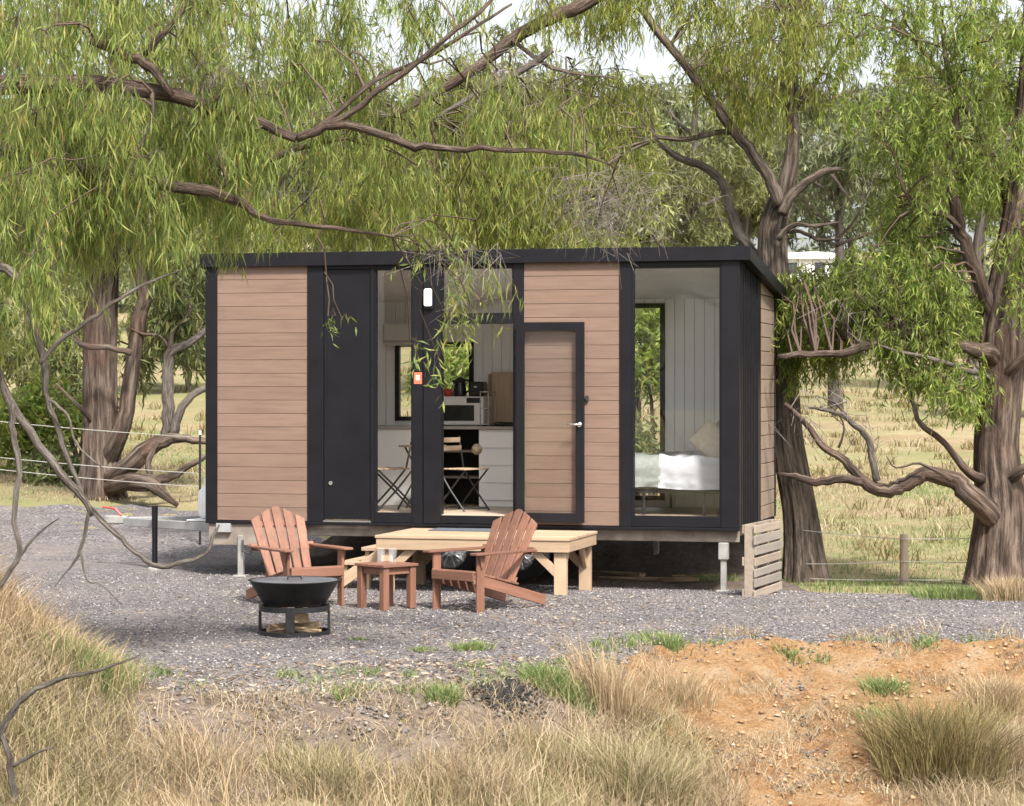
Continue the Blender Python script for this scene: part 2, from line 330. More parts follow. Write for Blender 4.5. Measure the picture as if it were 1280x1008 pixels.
class MB:
    def __init__(s): s.v = []; s.f = []
    def box(s, x0, x1, y0, y1, z0, z1):
        b = len(s.v); s.v += [(x, y, z) for z in (z0, z1) for y in (y0, y1) for x in (x0, x1)]
        s.f += [tuple(b + i for i in q) for q in ((0, 2, 3, 1), (4, 5, 7, 6), (0, 1, 5, 4), (2, 6, 7, 3), (0, 4, 6, 2), (1, 3, 7, 5))]; return s
    def prism(s, poly, axis, a0, a1):
        """poly: 2D points in the two axes other than axis, extruded a0..a1"""
        b = len(s.v); n = len(poly)
        for a in (a0, a1):
            for u, w in poly:
                c = [u, w]; c.insert(axis, a); s.v.append(tuple(c))
        s.f.append(tuple(b + i for i in range(n))[::-1]); s.f.append(tuple(b + n + i for i in range(n)))
        for i in range(n): j = (i + 1) % n; s.f.append((b + i, b + j, b + n + j, b + n + i))
        return s
    def tube(s, pts, rad, n=8, cap=True):
        V, F = tube(pts, rad, n, cap); b = len(s.v); s.v += [tuple(p) for p in V]; s.f += [tuple(b + int(i) for i in q) for q in F]
        return s
    def lathe(s, prof, c=(0, 0, 0), n=24, axis='z'):
        b = len(s.v); m = len(prof)
        for i in range(n):
            a = 2 * math.pi * i / n
            for r, h in prof:
                p = (r * math.cos(a), r * math.sin(a), h) if axis == 'z' else (r * math.cos(a), h, r * math.sin(a))
                s.v.append((c[0] + p[0], c[1] + p[1], c[2] + p[2]))
        for i in range(n):
            j = (i + 1) % n
            for k in range(m - 1): s.f.append((b + i * m + k, b + j * m + k, b + j * m + k + 1, b + i * m + k + 1))
        return s
    def build(s, name, mat, parent=None, bev=0, smooth=False):
        me = bpy.data.meshes.new(name); me.from_pydata(s.v, [], s.f)
        bm = bmesh.new(); bm.from_mesh(me)
        bmesh.ops.remove_doubles(bm, verts=bm.verts, dist=1e-5)
        bmesh.ops.recalc_face_normals(bm, faces=bm.faces)
        if bev: bmesh.ops.bevel(bm, geom=list(bm.edges), offset=bev, segments=1, affect='EDGES')
        bm.to_mesh(me); bm.free()
        if smooth: me.shade_smooth()
        me.materials.append(mat)
        return link(bpy.data.objects.new(name, me), parent)
def tube(pts, rad, n=8, cap=True):
    P = np.asarray([tuple(p) for p in pts], float); r = np.asarray(rad, float)
    T = np.gradient(P, axis=0); T /= np.linalg.norm(T, axis=1, keepdims=True) + 1e-9
    a = np.array([0.0, 1.0, 0.0]) if abs(T[0, 1]) < 0.8 else np.array([1.0, 0, 0])
    U = np.zeros_like(P); u = a
    for i in range(len(P)):
        u = u - T[i] * np.dot(u, T[i]); u = u / (np.linalg.norm(u) + 1e-9); U[i] = u
    B = np.cross(T, U); th = np.linspace(0, 2 * np.pi, n, endpoint=False)
    V = (P[:, None, :] + r[:, None, None] * (np.cos(th)[None, :, None] * U[:, None, :] + np.sin(th)[None, :, None] * B[:, None, :])).reshape(-1, 3)
    m = len(P); F = []
    for i in range(m - 1):
        for j in range(n):
            k = (j + 1) % n; F.append((i * n + j, i * n + k, (i + 1) * n + k, (i + 1) * n + j))
    if cap:
        V = np.vstack([V, P[0], P[-1]]); c0 = m * n; c1 = c0 + 1
        for j in range(0, n):
            k = (j + 1) % n; F.append((c0, c0, k, j)); F.append((c1, c1, (m - 1) * n + j, (m - 1) * n + k))
        F = [tuple(dict.fromkeys(q)) for q in F]
    return V, F
def catmull(P, k=4):
    P = [np.asarray(tuple(p), float) for p in P]
    if len(P) < 3: k = max(k, 2)
    Q = [2 * P[0] - P[1]] + P + [2 * P[-1] - P[-2]]; out = []
    for i in range(1, len(Q) - 2):
        for s in range(k):
            t = s / k
            out.append(0.5 * (2 * Q[i] + (Q[i + 1] - Q[i - 1]) * t + (2 * Q[i - 1] - 5 * Q[i] + 4 * Q[i + 1] - Q[i + 2]) * t * t + (3 * Q[i] - Q[i - 1] - 3 * Q[i + 1] + Q[i + 2]) * t**3))
    out.append(P[-1]); return np.array(out)
def unit(a): return a / (np.linalg.norm(a, axis=-1, keepdims=True) + 1e-9)

# ------------------------------------------------------------------ terrain sheets
def axis_steps(lo, a, b, hi, fine, g=1.22):
    c = list(np.arange(a, b + 1e-6, fine)); s = fine
    x = b
    while x < hi: s *= g; x = min(hi, x + s); c.append(x)
    s = fine; x = a
    while x > lo: s *= g; x = max(lo, x - s); c.insert(0, x)
    return np.array(c)
def sheet(name, X, Y, zoff, mat, label=None, cat=None, kind='structure', smooth=True):
    """X, Y: 2D arrays of the same shape"""
    Z = H(X, Y) + zoff
    n, m = X.shape; V = np.stack([X, Y, Z], -1).reshape(-1, 3); i = np.arange(n * m).reshape(n, m)
    F = np.stack([i[:-1, :-1], i[:-1, 1:], i[1:, 1:], i[1:, :-1]], -1).reshape(-1, 4)
    return tag(bigmesh(name, V, F, mat, None, smooth), label, cat, None, kind)
gx = axis_steps(-700, -7.5, 7.5, 700, 0.12); gy = axis_steps(-60, 13, 31, 1100, 0.12, 1.12)
X, Y = np.meshgrid(gx, gy)
sheet('ground', X, Y, 0, M_ground, 'dry grassy paddock sloping up behind the cabin')

def ragged(x, k, amp): return amp * 2 * fbm(x * 0.9 + k, x * 0 + k, 2) + amp * 0.8 * fbm(x * 5 + k, x * 0 + 3 * k, 3)
def strip_sheet(name, xs, ylo, yhi, rows, lift, mat, label, edge=0.3, extra=None):
    t = np.linspace(0, 1, rows)[:, None]
    Xs = np.repeat(xs[None, :], rows, 0); Ys = ylo[None, :] * (1 - t) + yhi[None, :] * t
    d = np.minimum(np.minimum(Ys - ylo[None, :], yhi[None, :] - Ys), np.minimum(Xs - xs[0], xs[-1] - Xs))
    z = -0.05 + (lift + 0.05) * np.clip(d / edge, 0, 1)**0.6
    if extra is not None: z = z + extra(Xs, Ys) * np.clip(d / edge, 0, 1)
    return sheet(name, Xs, Ys, z, mat, label)
xs = np.arange(-11, 9.0, 0.06)
pad_front = edge_y(xs) - 0.25 - 0.3 * sstep(0.6, -0.4, xs) + ragged(xs, 3.1, 0.45) - 0.6 * np.exp(-((xs - 2.2) / 0.28)**2) - 0.35 * np.exp(-((xs - 1.55) / 0.2)**2)
pad_back = np.interp(xs, [-12, -5.5, -3.2, -2.0, 2.4, 3.2, 4.4, 9], [35.2, 35.2, 34.0, 30.0, 27.0, 25.2, 24.4, 24.0]) + ragged(xs, 8.7, 0.3)
strip_sheet('gravel_pad', xs, pad_front, pad_back, 240, 0.012, M_gravel, 'grey gravel pad the cabin stands on')
xs2 = np.arange(0.75, 9.0, 0.035)
cl_front = np.interp(xs2, [0.75, 1.2, 1.6, 2.5, 2.9, 3.4, 9], [17.6, 16.3, 14.3, 14.2, 17.0, 17.8, 18.0]) + ragged(xs2, 5.5, 0.35)
cl_back = edge_y(xs2) + 0.15 + ragged(xs2, 3.1, 0.3) + 0.1 * fbm(xs2 * 3, xs2 * 0)
def clay_relief(x, y):
    rill = 0.03
    lump = 0.10 * fbm(x * 2.2, y * 2.2, 3) + 0.10 * np.maximum(fbm(x * 8, y * 8, 4), -0.12) + 0.05 + 0.09 * np.exp(-((y - 17.0 - 0.2 * np.sin(x * 3)) / 0.28)**2) * (fbm(x * 5, y * 5, 3) + 0.3)
    return rill + lump
strip_sheet('clay_bank', xs2, cl_front, np.maximum(cl_back, cl_front + 0.5), 170, 0.03, M_clay, 'eroded orange clay bank below the gravel', 0.35, clay_relief)
# brown soil strip where the gravel breaks up into the grass
xs4 = np.arange(-3.2, 1.6, 0.05)
strip_sheet('bank_soil', xs4, edge_y(xs4) - 1.5 + ragged(xs4, 4.4, 0.4), edge_y(xs4) + 0.25 + ragged(xs4, 6.1, 0.3), 70, 0.008, M_banksoil, 'brown stony soil along the broken edge of the gravel', 0.25, lambda x, y: 0.07 * fbm(x * 5, y * 5) + 0.01)
# dark soil under the cabin
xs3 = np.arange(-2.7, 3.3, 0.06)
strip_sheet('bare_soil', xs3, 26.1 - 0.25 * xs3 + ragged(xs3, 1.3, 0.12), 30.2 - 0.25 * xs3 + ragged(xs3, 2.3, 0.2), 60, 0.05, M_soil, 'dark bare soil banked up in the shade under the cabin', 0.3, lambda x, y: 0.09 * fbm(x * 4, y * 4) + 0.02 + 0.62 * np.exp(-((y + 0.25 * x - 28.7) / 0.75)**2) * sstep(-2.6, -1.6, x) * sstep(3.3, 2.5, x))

# ------------------------------------------------------------------ the tiny house
LF = Vector((-3.374, 26.5, 0)); RFc = Vector((2.375, 25.0, 0))
HL = (RFc - LF).length; HW = 2.4
UX = (RFc - LF).normalized(); UY = Vector((-UX.y, UX.x, 0)); HROT = math.atan2(UX.y, UX.x)
def hw(s, y, z): p = LF + UX * s + UY * y; return Vector((p.x, p.y, z))
def SX(px, yo=0.0):
    k = (px - CX) / FPX; b = LF + UY * yo
    return (k * b.y - b.x) / (UX.x - k * UX.y)
def ZZ(px, py, yo=0.0):
    p = hw(SX(px, yo), yo, 0); return CAMZ - (py - HY) * p.y / FPX
ZB, ZT = 0.634, 3.43
FLO = 0.73
def roof_under(y): return ZT - 0.126 * y
house = thing('tiny_house', 'black and brown clad tiny house on a trailer with big windows', 'house', LF, HROT)
S = {p: SX(p) for p in (258, 272, 385, 405, 465, 468, 516, 530, 552, 642, 655, 775, 790, 902, 925)}
# floor, ceiling lining, roof
fl = box('floor', M_floor, house, 0.03, HL - 0.03, 0.02, HW - 0.03, 0.64, FLO)
MB().prism([(0.02, roof_under(0.02)), (HW - 0.02, roof_under(HW - 0.02)), (HW - 0.02, roof_under(HW) + 0.0 - 0.03), (0.02, roof_under(0.02) - 0.03)], 0, 0.03, HL - 0.03).build('ceiling', M_ceil, house)
rf = MB().prism([(-0.05, ZT + 0.004), (HW + 0.27, roof_under(HW + 0.27)), (HW + 0.27, roof_under(HW + 0.27) + 0.115), (-0.05, ZT + 0.128)], 0, -0.04, HL + 0.09).build('roof', M_blackp, house, 0.006)
box('fascia', M_black, rf, -0.05, HL + 0.105, -0.075, -0.048, ZT - 0.012, ZT + 0.137, 0.004)
for nm, x0, x1 in (('barge_board', HL + 0.088, HL + 0.115), ('barge_board', -0.065, -0.038)):
    MB().prism([(-0.05, ZT - 0.01), (HW + 0.29, roof_under(HW + 0.29) - 0.02), (HW + 0.29, roof_under(HW + 0.29) + 0.12), (-0.05, ZT + 0.133)], 0, x0, x1).build(nm, M_black, rf, 0.004)
for k in range(9):                                        # roof sheet ribs
    x = 0.2 + k * 0.7
    MB().prism([(-0.04, ZT + 0.125), (HW + 0.26, roof_under(HW + 0.26) + 0.112), (HW + 0.26, roof_under(HW + 0.26) + 0.14), (-0.04, ZT + 0.150)], 0, x, x + 0.04).build('roof_rib', M_blackp, rf)
# posts of the front wall
for a, b, d in ((258, 272, -0.03), (385, 405, -0.028), (516, 529.4, -0.03), (530.4, 552, -0.042), (642, 655, -0.03), (775, 790, -0.03), (902, 925, -0.032)):
    box('wall_post', M_black, house, SX(a), SX(b), d, 0.09, ZB - 0.004, ZT - 0.002, 0.004)
box('base_rail', M_black, house, 0.002, HL - 0.002, -0.034, 0.018, ZB - 0.035, ZB - 0.005, 0.003)
box('head_rail', M_black, house, S[405], S[655], -0.022, 0.08, ZT - 0.05, ZT - 0.004, 0.003)
box('head_rail', M_black, house, S[790], S[902], -0.022, 0.08, ZT - 0.06, ZT - 0.004, 0.003)
# cladding boards
def cladding(x0, x1, pitch, y0=-0.014):
    box('wall_panel', M_joint, house, x0, x1, 0.006, 0.08, ZB, ZT - 0.006, 0)
    n = int(round((ZT - ZB) / pitch)); p = (ZT - 0.006 - ZB) / n
    for k in range(n):
        box('cladding_board', M_clad, house, x0 + 0.002, x1 - 0.002, y0, 0.005, ZB + k * p + 0.0018, ZB + (k + 1) * p - 0.0018, 0.0025)
cladding(S[272], S[385], 0.15); cladding(S[655], S[775], 0.15)
# dark storage panel
sp = box('storage_door', M_blackp, house, S[405], S[465] - 0.01, -0.008, 0.06, ZB + 0.03, ZT - 0.052, 0.004)
for k in ():
    x = S[405] + (S[465] - 0.01 - S[405]) * k / 6
    box('panel_rib', M_blackp, sp, x - 0.006, x + 0.006, -0.013, -0.006, ZB + 0.05, ZT - 0.07, 0.002)
hx = SX(414); hz = ZZ(414, 604)
MB().lathe([(0.0, -0.012), (0.022, -0.012), (0.024, 0), (0.02, 0.004)], (hx, -0.012, hz), 12, 'y').build('lock', M_chrome, sp)
box('sill_strip', M_chrome, sp, S[405], S[465], -0.03, -0.008, ZB - 0.003, ZB + 0.012, 0.002)
box('wall_post', M_black, house, S[465] - 0.008, S[468] + 0.004, -0.03, 0.08, ZB - 0.002, ZT - 0.05, 0.003)
def frame(name, mat, parent, x0, x1, z0, z1, y0, y1, t, tb=None, bev=0.003):
    tb = tb or t; m = MB()
    m.box(x0, x0 + t, y0, y1, z0, z1).box(x1 - t, x1, y0, y1, z0, z1).box(x0 + t, x1 - t, y0, y1, z1 - t, z1).box(x0 + t, x1 - t, y0, y1, z0, z0 + tb)
    return m.build(name, mat, parent)
def window(x0, x1, z0, z1, y0, y1, t=0.025, tb=0.05, pane=None):
    w = frame('window', M_black, house, x0, x1, z0, z1, y0, y1, t, tb)
    ym = (y0 + y1) / 2
    box('pane', pane or M_glass, w, x0 + t - 0.004, x1 - t + 0.004, ym - 0.003, ym + 0.003, z0 + tb - 0.004, z1 - t + 0.004, 0)
    return w
window(S[468] + 0.005, S[516] - 0.001, ZB + 0.002, ZT - 0.052, -0.018, 0.06, 0.014, 0.105)
wz = ZZ(600, 395)
window(S[552] + 0.001, S[642] - 0.001, wz, ZT - 0.052, -0.016, 0.06, 0.012, 0.03)
window(S[790] + 0.001, S[902] - 0.001, ZB + 0.002, ZT - 0.062, -0.018, 0.06, 0.02, 0.11)
zh = ZZ(600, 405)
box('door_head', M_black, house, S[552] + 0.001, S[642] - 0.001, -0.03, 0.08, zh, wz - 0.002, 0.003)
box('threshold', M_black, house, S[552] + 0.001, S[642] - 0.001, -0.036, 0.08, ZB + 0.002, FLO - 0.01, 0.003)
# the door leaf, folded open flat against the cladding
dx0, dx1, dz0, dz1 = SX(645, -0.09), SX(730, -0.09), 0.665, ZZ(690, 403, -0.09)
door = frame('door', M_black, house, dx0, dx1, dz0, dz1, -0.105, -0.062, 0.088, 0.10)
box('pane', M_glass, door, dx0 + 0.08, dx1 - 0.08, -0.087, -0.080, dz0 + 0.09, dz1 - 0.08, 0)
hz = ZZ(715, 531, -0.09); hx = dx1 - 0.045
m = MB().lathe([(0, -0.02), (0.026, -0.02), (0.028, 0.0)], (hx, -0.104, hz), 16, 'y')
m.tube([(hx, -0.12, hz), (hx, -0.155, hz), (hx - 0.03, -0.16, hz + 0.002), (hx - 0.12, -0.158, hz + 0.006)], [0.011, 0.011, 0.011, 0.009], 8)
m.build('handle', M_chrome, door, 0, True)
for z in (dz0 + 0.3, (dz0 + dz1) / 2, dz1 - 0.3):
    box('hinge', M_darksteel, door, dx0 - 0.014, dx0 + 0.02, -0.075, -0.032, z - 0.05, z + 0.05, 0.003)
box('door_stop', M_darksteel, house, dx1 + 0.004, dx1 + 0.035, -0.05, -0.014, 1.95, 2.01, 0.004)
# wall lamp and red sign on the posts
lx, lz = SX(536, -0.06), ZZ(536, 373, -0.06)
lamp = box('wall_lamp', M_black, house, lx - 0.052, lx + 0.052, -0.075, -0.042, lz - 0.12, lz + 0.115, 0.006)
box('diffuser', M_lamp, lamp, lx - 0.042, lx + 0.042, -0.115, -0.075, lz - 0.085, lz + 0.10, 0.012)
sx, sz = SX(522.5, -0.03), ZZ(522.5, 473, -0.03)
sg = box('wall_sign', M_sign, house, sx - 0.045, sx + 0.045, -0.0335, -0.0305, sz - 0.062, sz + 0.062, 0.001)
m = MB(); m.box(sx - 0.022, sx + 0.02, -0.0352, -0.0337, sz + 0.018, sz + 0.032).box(sx - 0.022, sx - 0.008, -0.0352, -0.0337, sz - 0.02, sz + 0.018).box(sx - 0.008, sx + 0.02, -0.0352, -0.0337, sz - 0.02, sz - 0.008).box(sx + 0.008, sx + 0.02, -0.0352, -0.0337, sz - 0.008, sz + 0.008)
m.build('sign_mark', M_signw, sg)
# right end wall: dark panel, trims, boards
def end_prism(name, mat, y0, y1, z0, x0, x1, z1=None, bev=0.003, parent=house):
    a = roof_under(y0) - 0.004; b = roof_under(y1) - 0.004
    if z1 is not None: a = min(a, z1); b = min(b, z1)
    if max(a, b) <= z0: return None
    a = max(a, z0 + 0.002); b = max(b, z0 + 0.002)
    return MB().prism([(y0, z0), (y1, z0), (y1, b), (y0, a)], 0, x0, x1).build(name, mat, parent, bev)
for X0, X1, sgn in ((HL - 0.06, HL + 0.0, 1),):
    end_prism('end_wall_panel', M_blackp, 0.092, HW - 0.001, ZB, HL - 0.07, HL - 0.012, None, 0)
    dp = end_prism('dark_end_panel', M_blackp, 0.095, 1.08, ZB, HL - 0.011, HL + 0.006)
    for k in range(1, 9):
        y = 0.095 + 0.985 * k / 9
        end_prism('panel_rib', M_blackp, y - 0.012, y + 0.012, ZB + 0.01, HL + 0.004, HL + 0.018, None, 0.003, dp)
    end_prism('end_trim', M_black, 1.082, 1.28, ZB, HL - 0.011, HL + 0.024)
    end_prism('end_trim', M_black, HW - 0.06, HW + 0.004, ZB, HL - 0.011, HL + 0.024)
    end_prism('end_trim', M_black, 1.282, HW - 0.062, ZB - 0.035, HL - 0.011, HL + 0.016, ZB - 0.002)
    z = ZB
    while z < 3.3:
        end_prism('cladding_board', M_cladend_lit, 1.283, HW - 0.063, z + 0.004, HL - 0.011, HL + 0.014, z + 0.1513)
        z += 0.155
# left end wall
end_prism('end_wall_panel', M_blackp, 0.092, HW, ZB, 0.0, 0.06, None, 0)
# inner linings
for a, b in ((275, 464), (656, 774)): box('front_lining', M_white, house, SX(a), SX(b), 0.092, 0.104, FLO + 0.001, ZT - 0.06, 0)
end_prism('end_lining', M_white, 0.1, HW - 0.1, FLO, HL - 0.085, HL - 0.072, None, 0)
end_prism('end_lining', M_white, 0.1, HW - 0.1, FLO, 0.062, 0.075, None, 0)
# back wall with two windows
BY = HW - 0.10
bw = [(SX(494, BY), SX(592, BY), 1.70, ZZ(560, 428, BY)), (SX(768, BY), SX(831, BY), 0.80, 3.06)]
def back_cells(x0, x1):
    zt = roof_under(BY) - 0.03
    for a, b, z0, z1 in bw:
        if x0 < b - 0.001 and x1 > a + 0.001: return [(FLO, z0), (z1, zt)]
    return [(FLO, zt)]
cuts = sorted([0.078, HL - 0.088] + [v for a in bw for v in a[:2]])
for i in range(len(cuts) - 1):
    n = max(1, int(round((cuts[i + 1] - cuts[i]) / 0.115))); w = (cuts[i + 1] - cuts[i]) / n
    for k in range(n):
        x0 = cuts[i] + k * w; x1 = x0 + w
        for z0, z1 in back_cells(x0, x1):
            if z1 - z0 > 0.02: box('lining_board', M_white, house, x0 + 0.002, x1 - 0.002, BY, BY + 0.014, z0, z1, 0.003)
    for z0, z1 in back_cells(cuts[i], cuts[i + 1]):
        if z1 - z0 > 0.02: box('back_wall_panel', M_blackp, house, cuts[i] + 0.0005, cuts[i + 1] - 0.0005, BY + 0.016, HW, z0 - (0.09 if z0 == FLO else 0), z1 + (0.02 if z1 > 2.9 else 0), 0)
for a, b, z0, z1 in bw: window(a + 0.002, b - 0.002, z0 + 0.002, z1 - 0.002, BY - 0.02, BY + 0.05, 0.05, 0.05)
# partition between the kitchen and the bed
px_ = SX(668, 1.2)
MB().prism([(1.15, FLO + 0.001), (BY - 0.002, FLO + 0.001), (BY - 0.002, roof_under(BY) - 0.035), (1.15, roof_under(1.15) - 0.035)], 0, px_, px_ + 0.06).build('partition', M_white, house)
# chassis, axles, wheels, stabilisers, drawbar (parts of the trailer house)
ch = box('chassis_beam', M_chassis, house, 0.05, HL - 0.02, 0.06, 0.12, 0.475, 0.632, 0.006)
box('chassis_beam', M_chassis, house, 0.05, HL - 0.02, HW - 0.14, HW - 0.08, 0.475, 0.632, 0.006)
for k in range(9):
    x = 0.12 + k * (HL - 0.3) / 8
    box('cross_member', M_chassis, house, x, x + 0.06, 0.125, HW - 0.145, 0.50, 0.630, 0.004)
box('plinth_board', M_chassis, house, 0.03, SX(383), -0.005, 0.03, 0.36, 0.60, 0.004)
for X0 in (SX(566, 0.2), SX(651, 0.2)):
    box('axle', M_darksteel, house, X0 - 0.035, X0 + 0.035, 0.3, HW - 0.3, 0.27, 0.34, 0.01)
    for yy in (0.16, HW - 0.16):
        w_ = MB().lathe([(0.20, -0.10), (0.27, -0.105), (0.315, -0.085), (0.33, -0.05), (0.33, 0.05), (0.315, 0.085), (0.27, 0.105), (0.20, 0.10)], (0, 0, 0), 36, 'y').build('wheel', M_rubber, None, 0, True)
        col.objects.unlink(w_); w_.location = (X0, yy, 0.33); link(w_, house)
        sg_ = -1 if yy < 1 else 1
        r_ = MB().lathe([(0.205, -0.10), (0.205, 0.10), (0.19, 0.10), (0.185, sg_ * 0.085), (0.15, sg_ * 0.045), (0.06, sg_ * 0.05), (0.055, sg_ * 0.08), (0.0, sg_ * 0.082)], (X0, yy, 0.33), 30, 'y').build('rim', M_rim, w_, 0, True)
        m = MB()
        for q in range(10):
            a = 2 * math.pi * q / 10; c, s_ = math.cos(a), math.sin(a)
            m.tube([(X0 + 0.05 * c, yy + sg_ * 0.08, 0.33 + 0.05 * s_), (X0 + 0.19 * c, yy + sg_ * 0.092, 0.33 + 0.19 * s_)], [0.016, 0.012], 5)
        m.build('spokes', M_rim, w_)
for px, ze in ((302, 0.0), (905, -0.0), (385, 0.0)):
    x = SX(px, 0.02) if px != 385 else 4.6
    yb = 0.0 if px != 385 else HW - 0.1
    g_ = hw(x, yb, 0); gz = Hz(g_.x, g_.y) + 0.012
    lg = box('stabiliser_leg', M_steel, house, x - 0.03, x + 0.03, yb - 0.03, yb + 0.03, gz + 0.02, 0.47, 0.005)
    box('foot_plate', M_steel, lg, x - 0.07, x + 0.07, yb - 0.07, yb + 0.07, gz, gz + 0.022, 0.004)
    if px == 905: box('leg_sleeve', M_steel, lg, x - 0.05, x + 0.05, yb - 0.05, yb + 0.05, 0.30, 0.475, 0.006)
    if px == 302:
        MB().tube([(x + 0.04, yb - 0.05, 0.42), (x + 0.05, yb - 0.07, 0.30), (x + 0.14, yb - 0.07, 0.27), (x + 0.16, yb - 0.07, 0.38)], [0.013] * 4, 6).build('crank', M_darksteel, lg)
apx = (-1.5, 1.2)
for y0 in (0.25, HW - 0.25):
    bar('drawbar', M_galv, house, (0.1, y0, 0.53), (apx[0] + 0.02, apx[1] + (-0.05 if y0 < 1 else 0.05), 0.53), 0.05, 0.10, (0, 0, 1), 0.008)
box('coupling', M_steel, house, apx[0] - 0.24, apx[0] + 0.03, apx[1] - 0.06, apx[1] + 0.06, 0.50, 0.60, 0.015)
MB().tube([(apx[0] - 0.02, apx[1] - 0.05, 0.6), (apx[0] - 0.10, apx[1] - 0.05, 0.68), (apx[0] - 0.26, apx[1] - 0.05, 0.70)], [0.014, 0.014, 0.01], 6).build('coupling_lever', M_redp, house)
jx, jy = -0.92, 0.72
jg = hw(jx, jy, 0); jz = Hz(jg.x, jg.y) + 0.012
jk = MB().tube([(jx, jy, jz + 0.03), (jx, jy, 0.40), (jx, jy, 0.74)], [0.032, 0.032, 0.036], 10).build('jockey_post', M_blackp, house)
MB().lathe([(0, 0), (0.09, 0), (0.09, 0.02), (0.04, 0.04), (0, 0.04)], (jx, jy, jz), 16).build('foot_plate', M_steel, jk)
# gas bottle on the drawbar
gb = thing('gas_bottle', 'white gas bottle standing on the trailer drawbar beside the left wall', 'gas bottle', hw(-0.23, 0.72, 0.608), HROT)
MB().lathe([(0, 0.0), (0.10, 0.0), (0.11, 0.012), (0.145, 0.04), (0.15, 0.08), (0.15, 0.26), (0.135, 0.32), (0.09, 0.36), (0.03, 0.375), (0, 0.375)], (0, 0, 0), 24).build('body', M_gas, gb, 0, True)
MB().lathe([(0.085, 0.352), (0.085, 0.46), (0.078, 0.46), (0.078, 0.352)], (0, 0, 0), 20).build('collar', M_gas, gb)
MB().lathe([(0, 0.37), (0.02, 0.37), (0.02, 0.42), (0.035, 0.42), (0.035, 0.44), (0, 0.44)], (0, 0, 0), 10).build('valve', M_chrome, gb)
box('bottle_shelf', M_gas, house, -0.44, 0.0, 0.5, 1.6, 0.59, 0.604, 0.002)
box('junction_box', M_galv, house, SX(272), SX(290), -0.06, 0.04, 0.50, 0.60, 0.006)

# ------------------------------------------------------------------ things inside the house
def inth(name, label, cat, s, y, z=FLO, r=0.0): return thing(name, label, cat, hw(s, y, z), HROT + r)
# kitchen bench along the back wall
kx0, kx1 = SX(598, 1.68), px_ - 0.01
lx0 = SX(440, 1.7)
kb = inth('kitchen_bench', 'white kitchen bench with stacked drawers along the back wall inside', 'kitchen bench', 0, 0)
box('benchtop', M_bench, kb, lx0, kx1, 1.66, BY - 0.003, 0.885, 0.92, 0.004)
box('cabinet', M_white, kb, kx0, kx1, 1.70, BY - 0.004, 0.002, 0.883, 0.003)
for k in range(4):
    z0 = 0.07 + k * 0.2
    box('drawer', M_white, kb, kx0 + 0.006, kx1 - 0.006, 1.682, 1.699, z0 + 0.006, z0 + 0.188, 0.003)
box('side_panel', M_white, kb, lx0, SX(524, 1.7), 1.69, 1.71, 0.002, 0.883, 0.003)
box('back_panel', M_blackp, kb, SX(524, 1.7) + 0.002, kx0 - 0.002, BY - 0.05, BY - 0.004, 0.002, 0.883, 0)
for z in (0.32, 0.62): box('shelf', M_pal, kb, SX(525, 1.7), kx0 - 0.004, 1.75, BY - 0.06, z, z + 0.02, 0.003)
mx0, mx1 = SX(540, 1.75), SX(604, 1.75)
mw = inth('microwave_oven', 'white microwave oven with black window on the kitchen bench', 'microwave', (mx0 + mx1) / 2, 1.95, FLO + 0.921)
hwid = (mx1 - mx0) / 2
box('body', M_appl, mw, -hwid, hwid, -0.19, 0.19, 0.012, 0.34, 0.008)
box('door_window', M_blackgl, mw, -hwid + 0.03, hwid - 0.11, -0.199, -0.189, 0.06, 0.24, 0.01)
box('control_panel', M_blackgl, mw, hwid - 0.2, hwid - 0.03, -0.197, -0.189, 0.265, 0.325, 0.004)
for x in (-hwid + 0.05, hwid - 0.05): box('foot', M_blackp, mw, x - 0.02, x + 0.02, -0.15, 0.15, 0.0, 0.012, 0)
kt = inth('electric_kettle', 'black electric kettle on top of the microwave', 'kettle', SX(575, 1.9), 1.9, FLO + 1.262)
MB().lathe([(0, 0), (0.075, 0), (0.078, 0.02), (0.07, 0.12), (0.058, 0.2), (0.02, 0.225), (0, 0.225)], (0, 0, 0), 20).build('body', M_blackgl, kt, 0, True)
MB().tube([(0.06, 0, 0.19), (0.12, 0, 0.18), (0.125, 0, 0.08), (0.07, 0, 0.04)], [0.012] * 4, 6).build('handle', M_blackgl, kt)
MB().tube([(-0.05, 0, 0.15), (-0.09, 0, 0.185)], [0.025, 0.014], 8).build('spout', M_blackgl, kt)
ts = inth('toaster', 'black toaster beside the kettle on the microwave', 'toaster', SX(597, 1.9), 1.92, FLO + 1.262)
box('body', M_blackgl, ts, -0.09, 0.09, -0.11, 0.11, 0.0, 0.17, 0.02)
box('lever', M_chrome, ts, -0.02, 0.02, -0.125, -0.108, 0.10, 0.12, 0.003)
cp = inth('mug', 'red mug left of the kettle on the microwave', 'mug', SX(560, 1.88), 1.88, FLO + 1.262)
MB().lathe([(0, 0), (0.045, 0), (0.05, 0.09), (0.044, 0.09), (0.04, 0.01), (0, 0.01)], (0, 0, 0), 16).build('cup', M_redp, cp, 0, True)
MB().tube([(-0.045, 0, 0.07), (-0.08, 0, 0.06), (-0.08, 0, 0.03), (-0.045, 0, 0.02)], [0.008] * 4, 6).build('handle', M_redp, cp)
dr = inth('dish_rack', 'tall chrome wire rack beside the microwave', 'dish rack', SX(607, 1.85), 1.85, FLO + 0.921)
for x in (-0.035, 0.06):
    for y in (-0.1, 0.2): MB().tube([(x, y, 0), (x, y, 0.40)], [0.006, 0.006], 6).build('upright', M_chrome, dr)
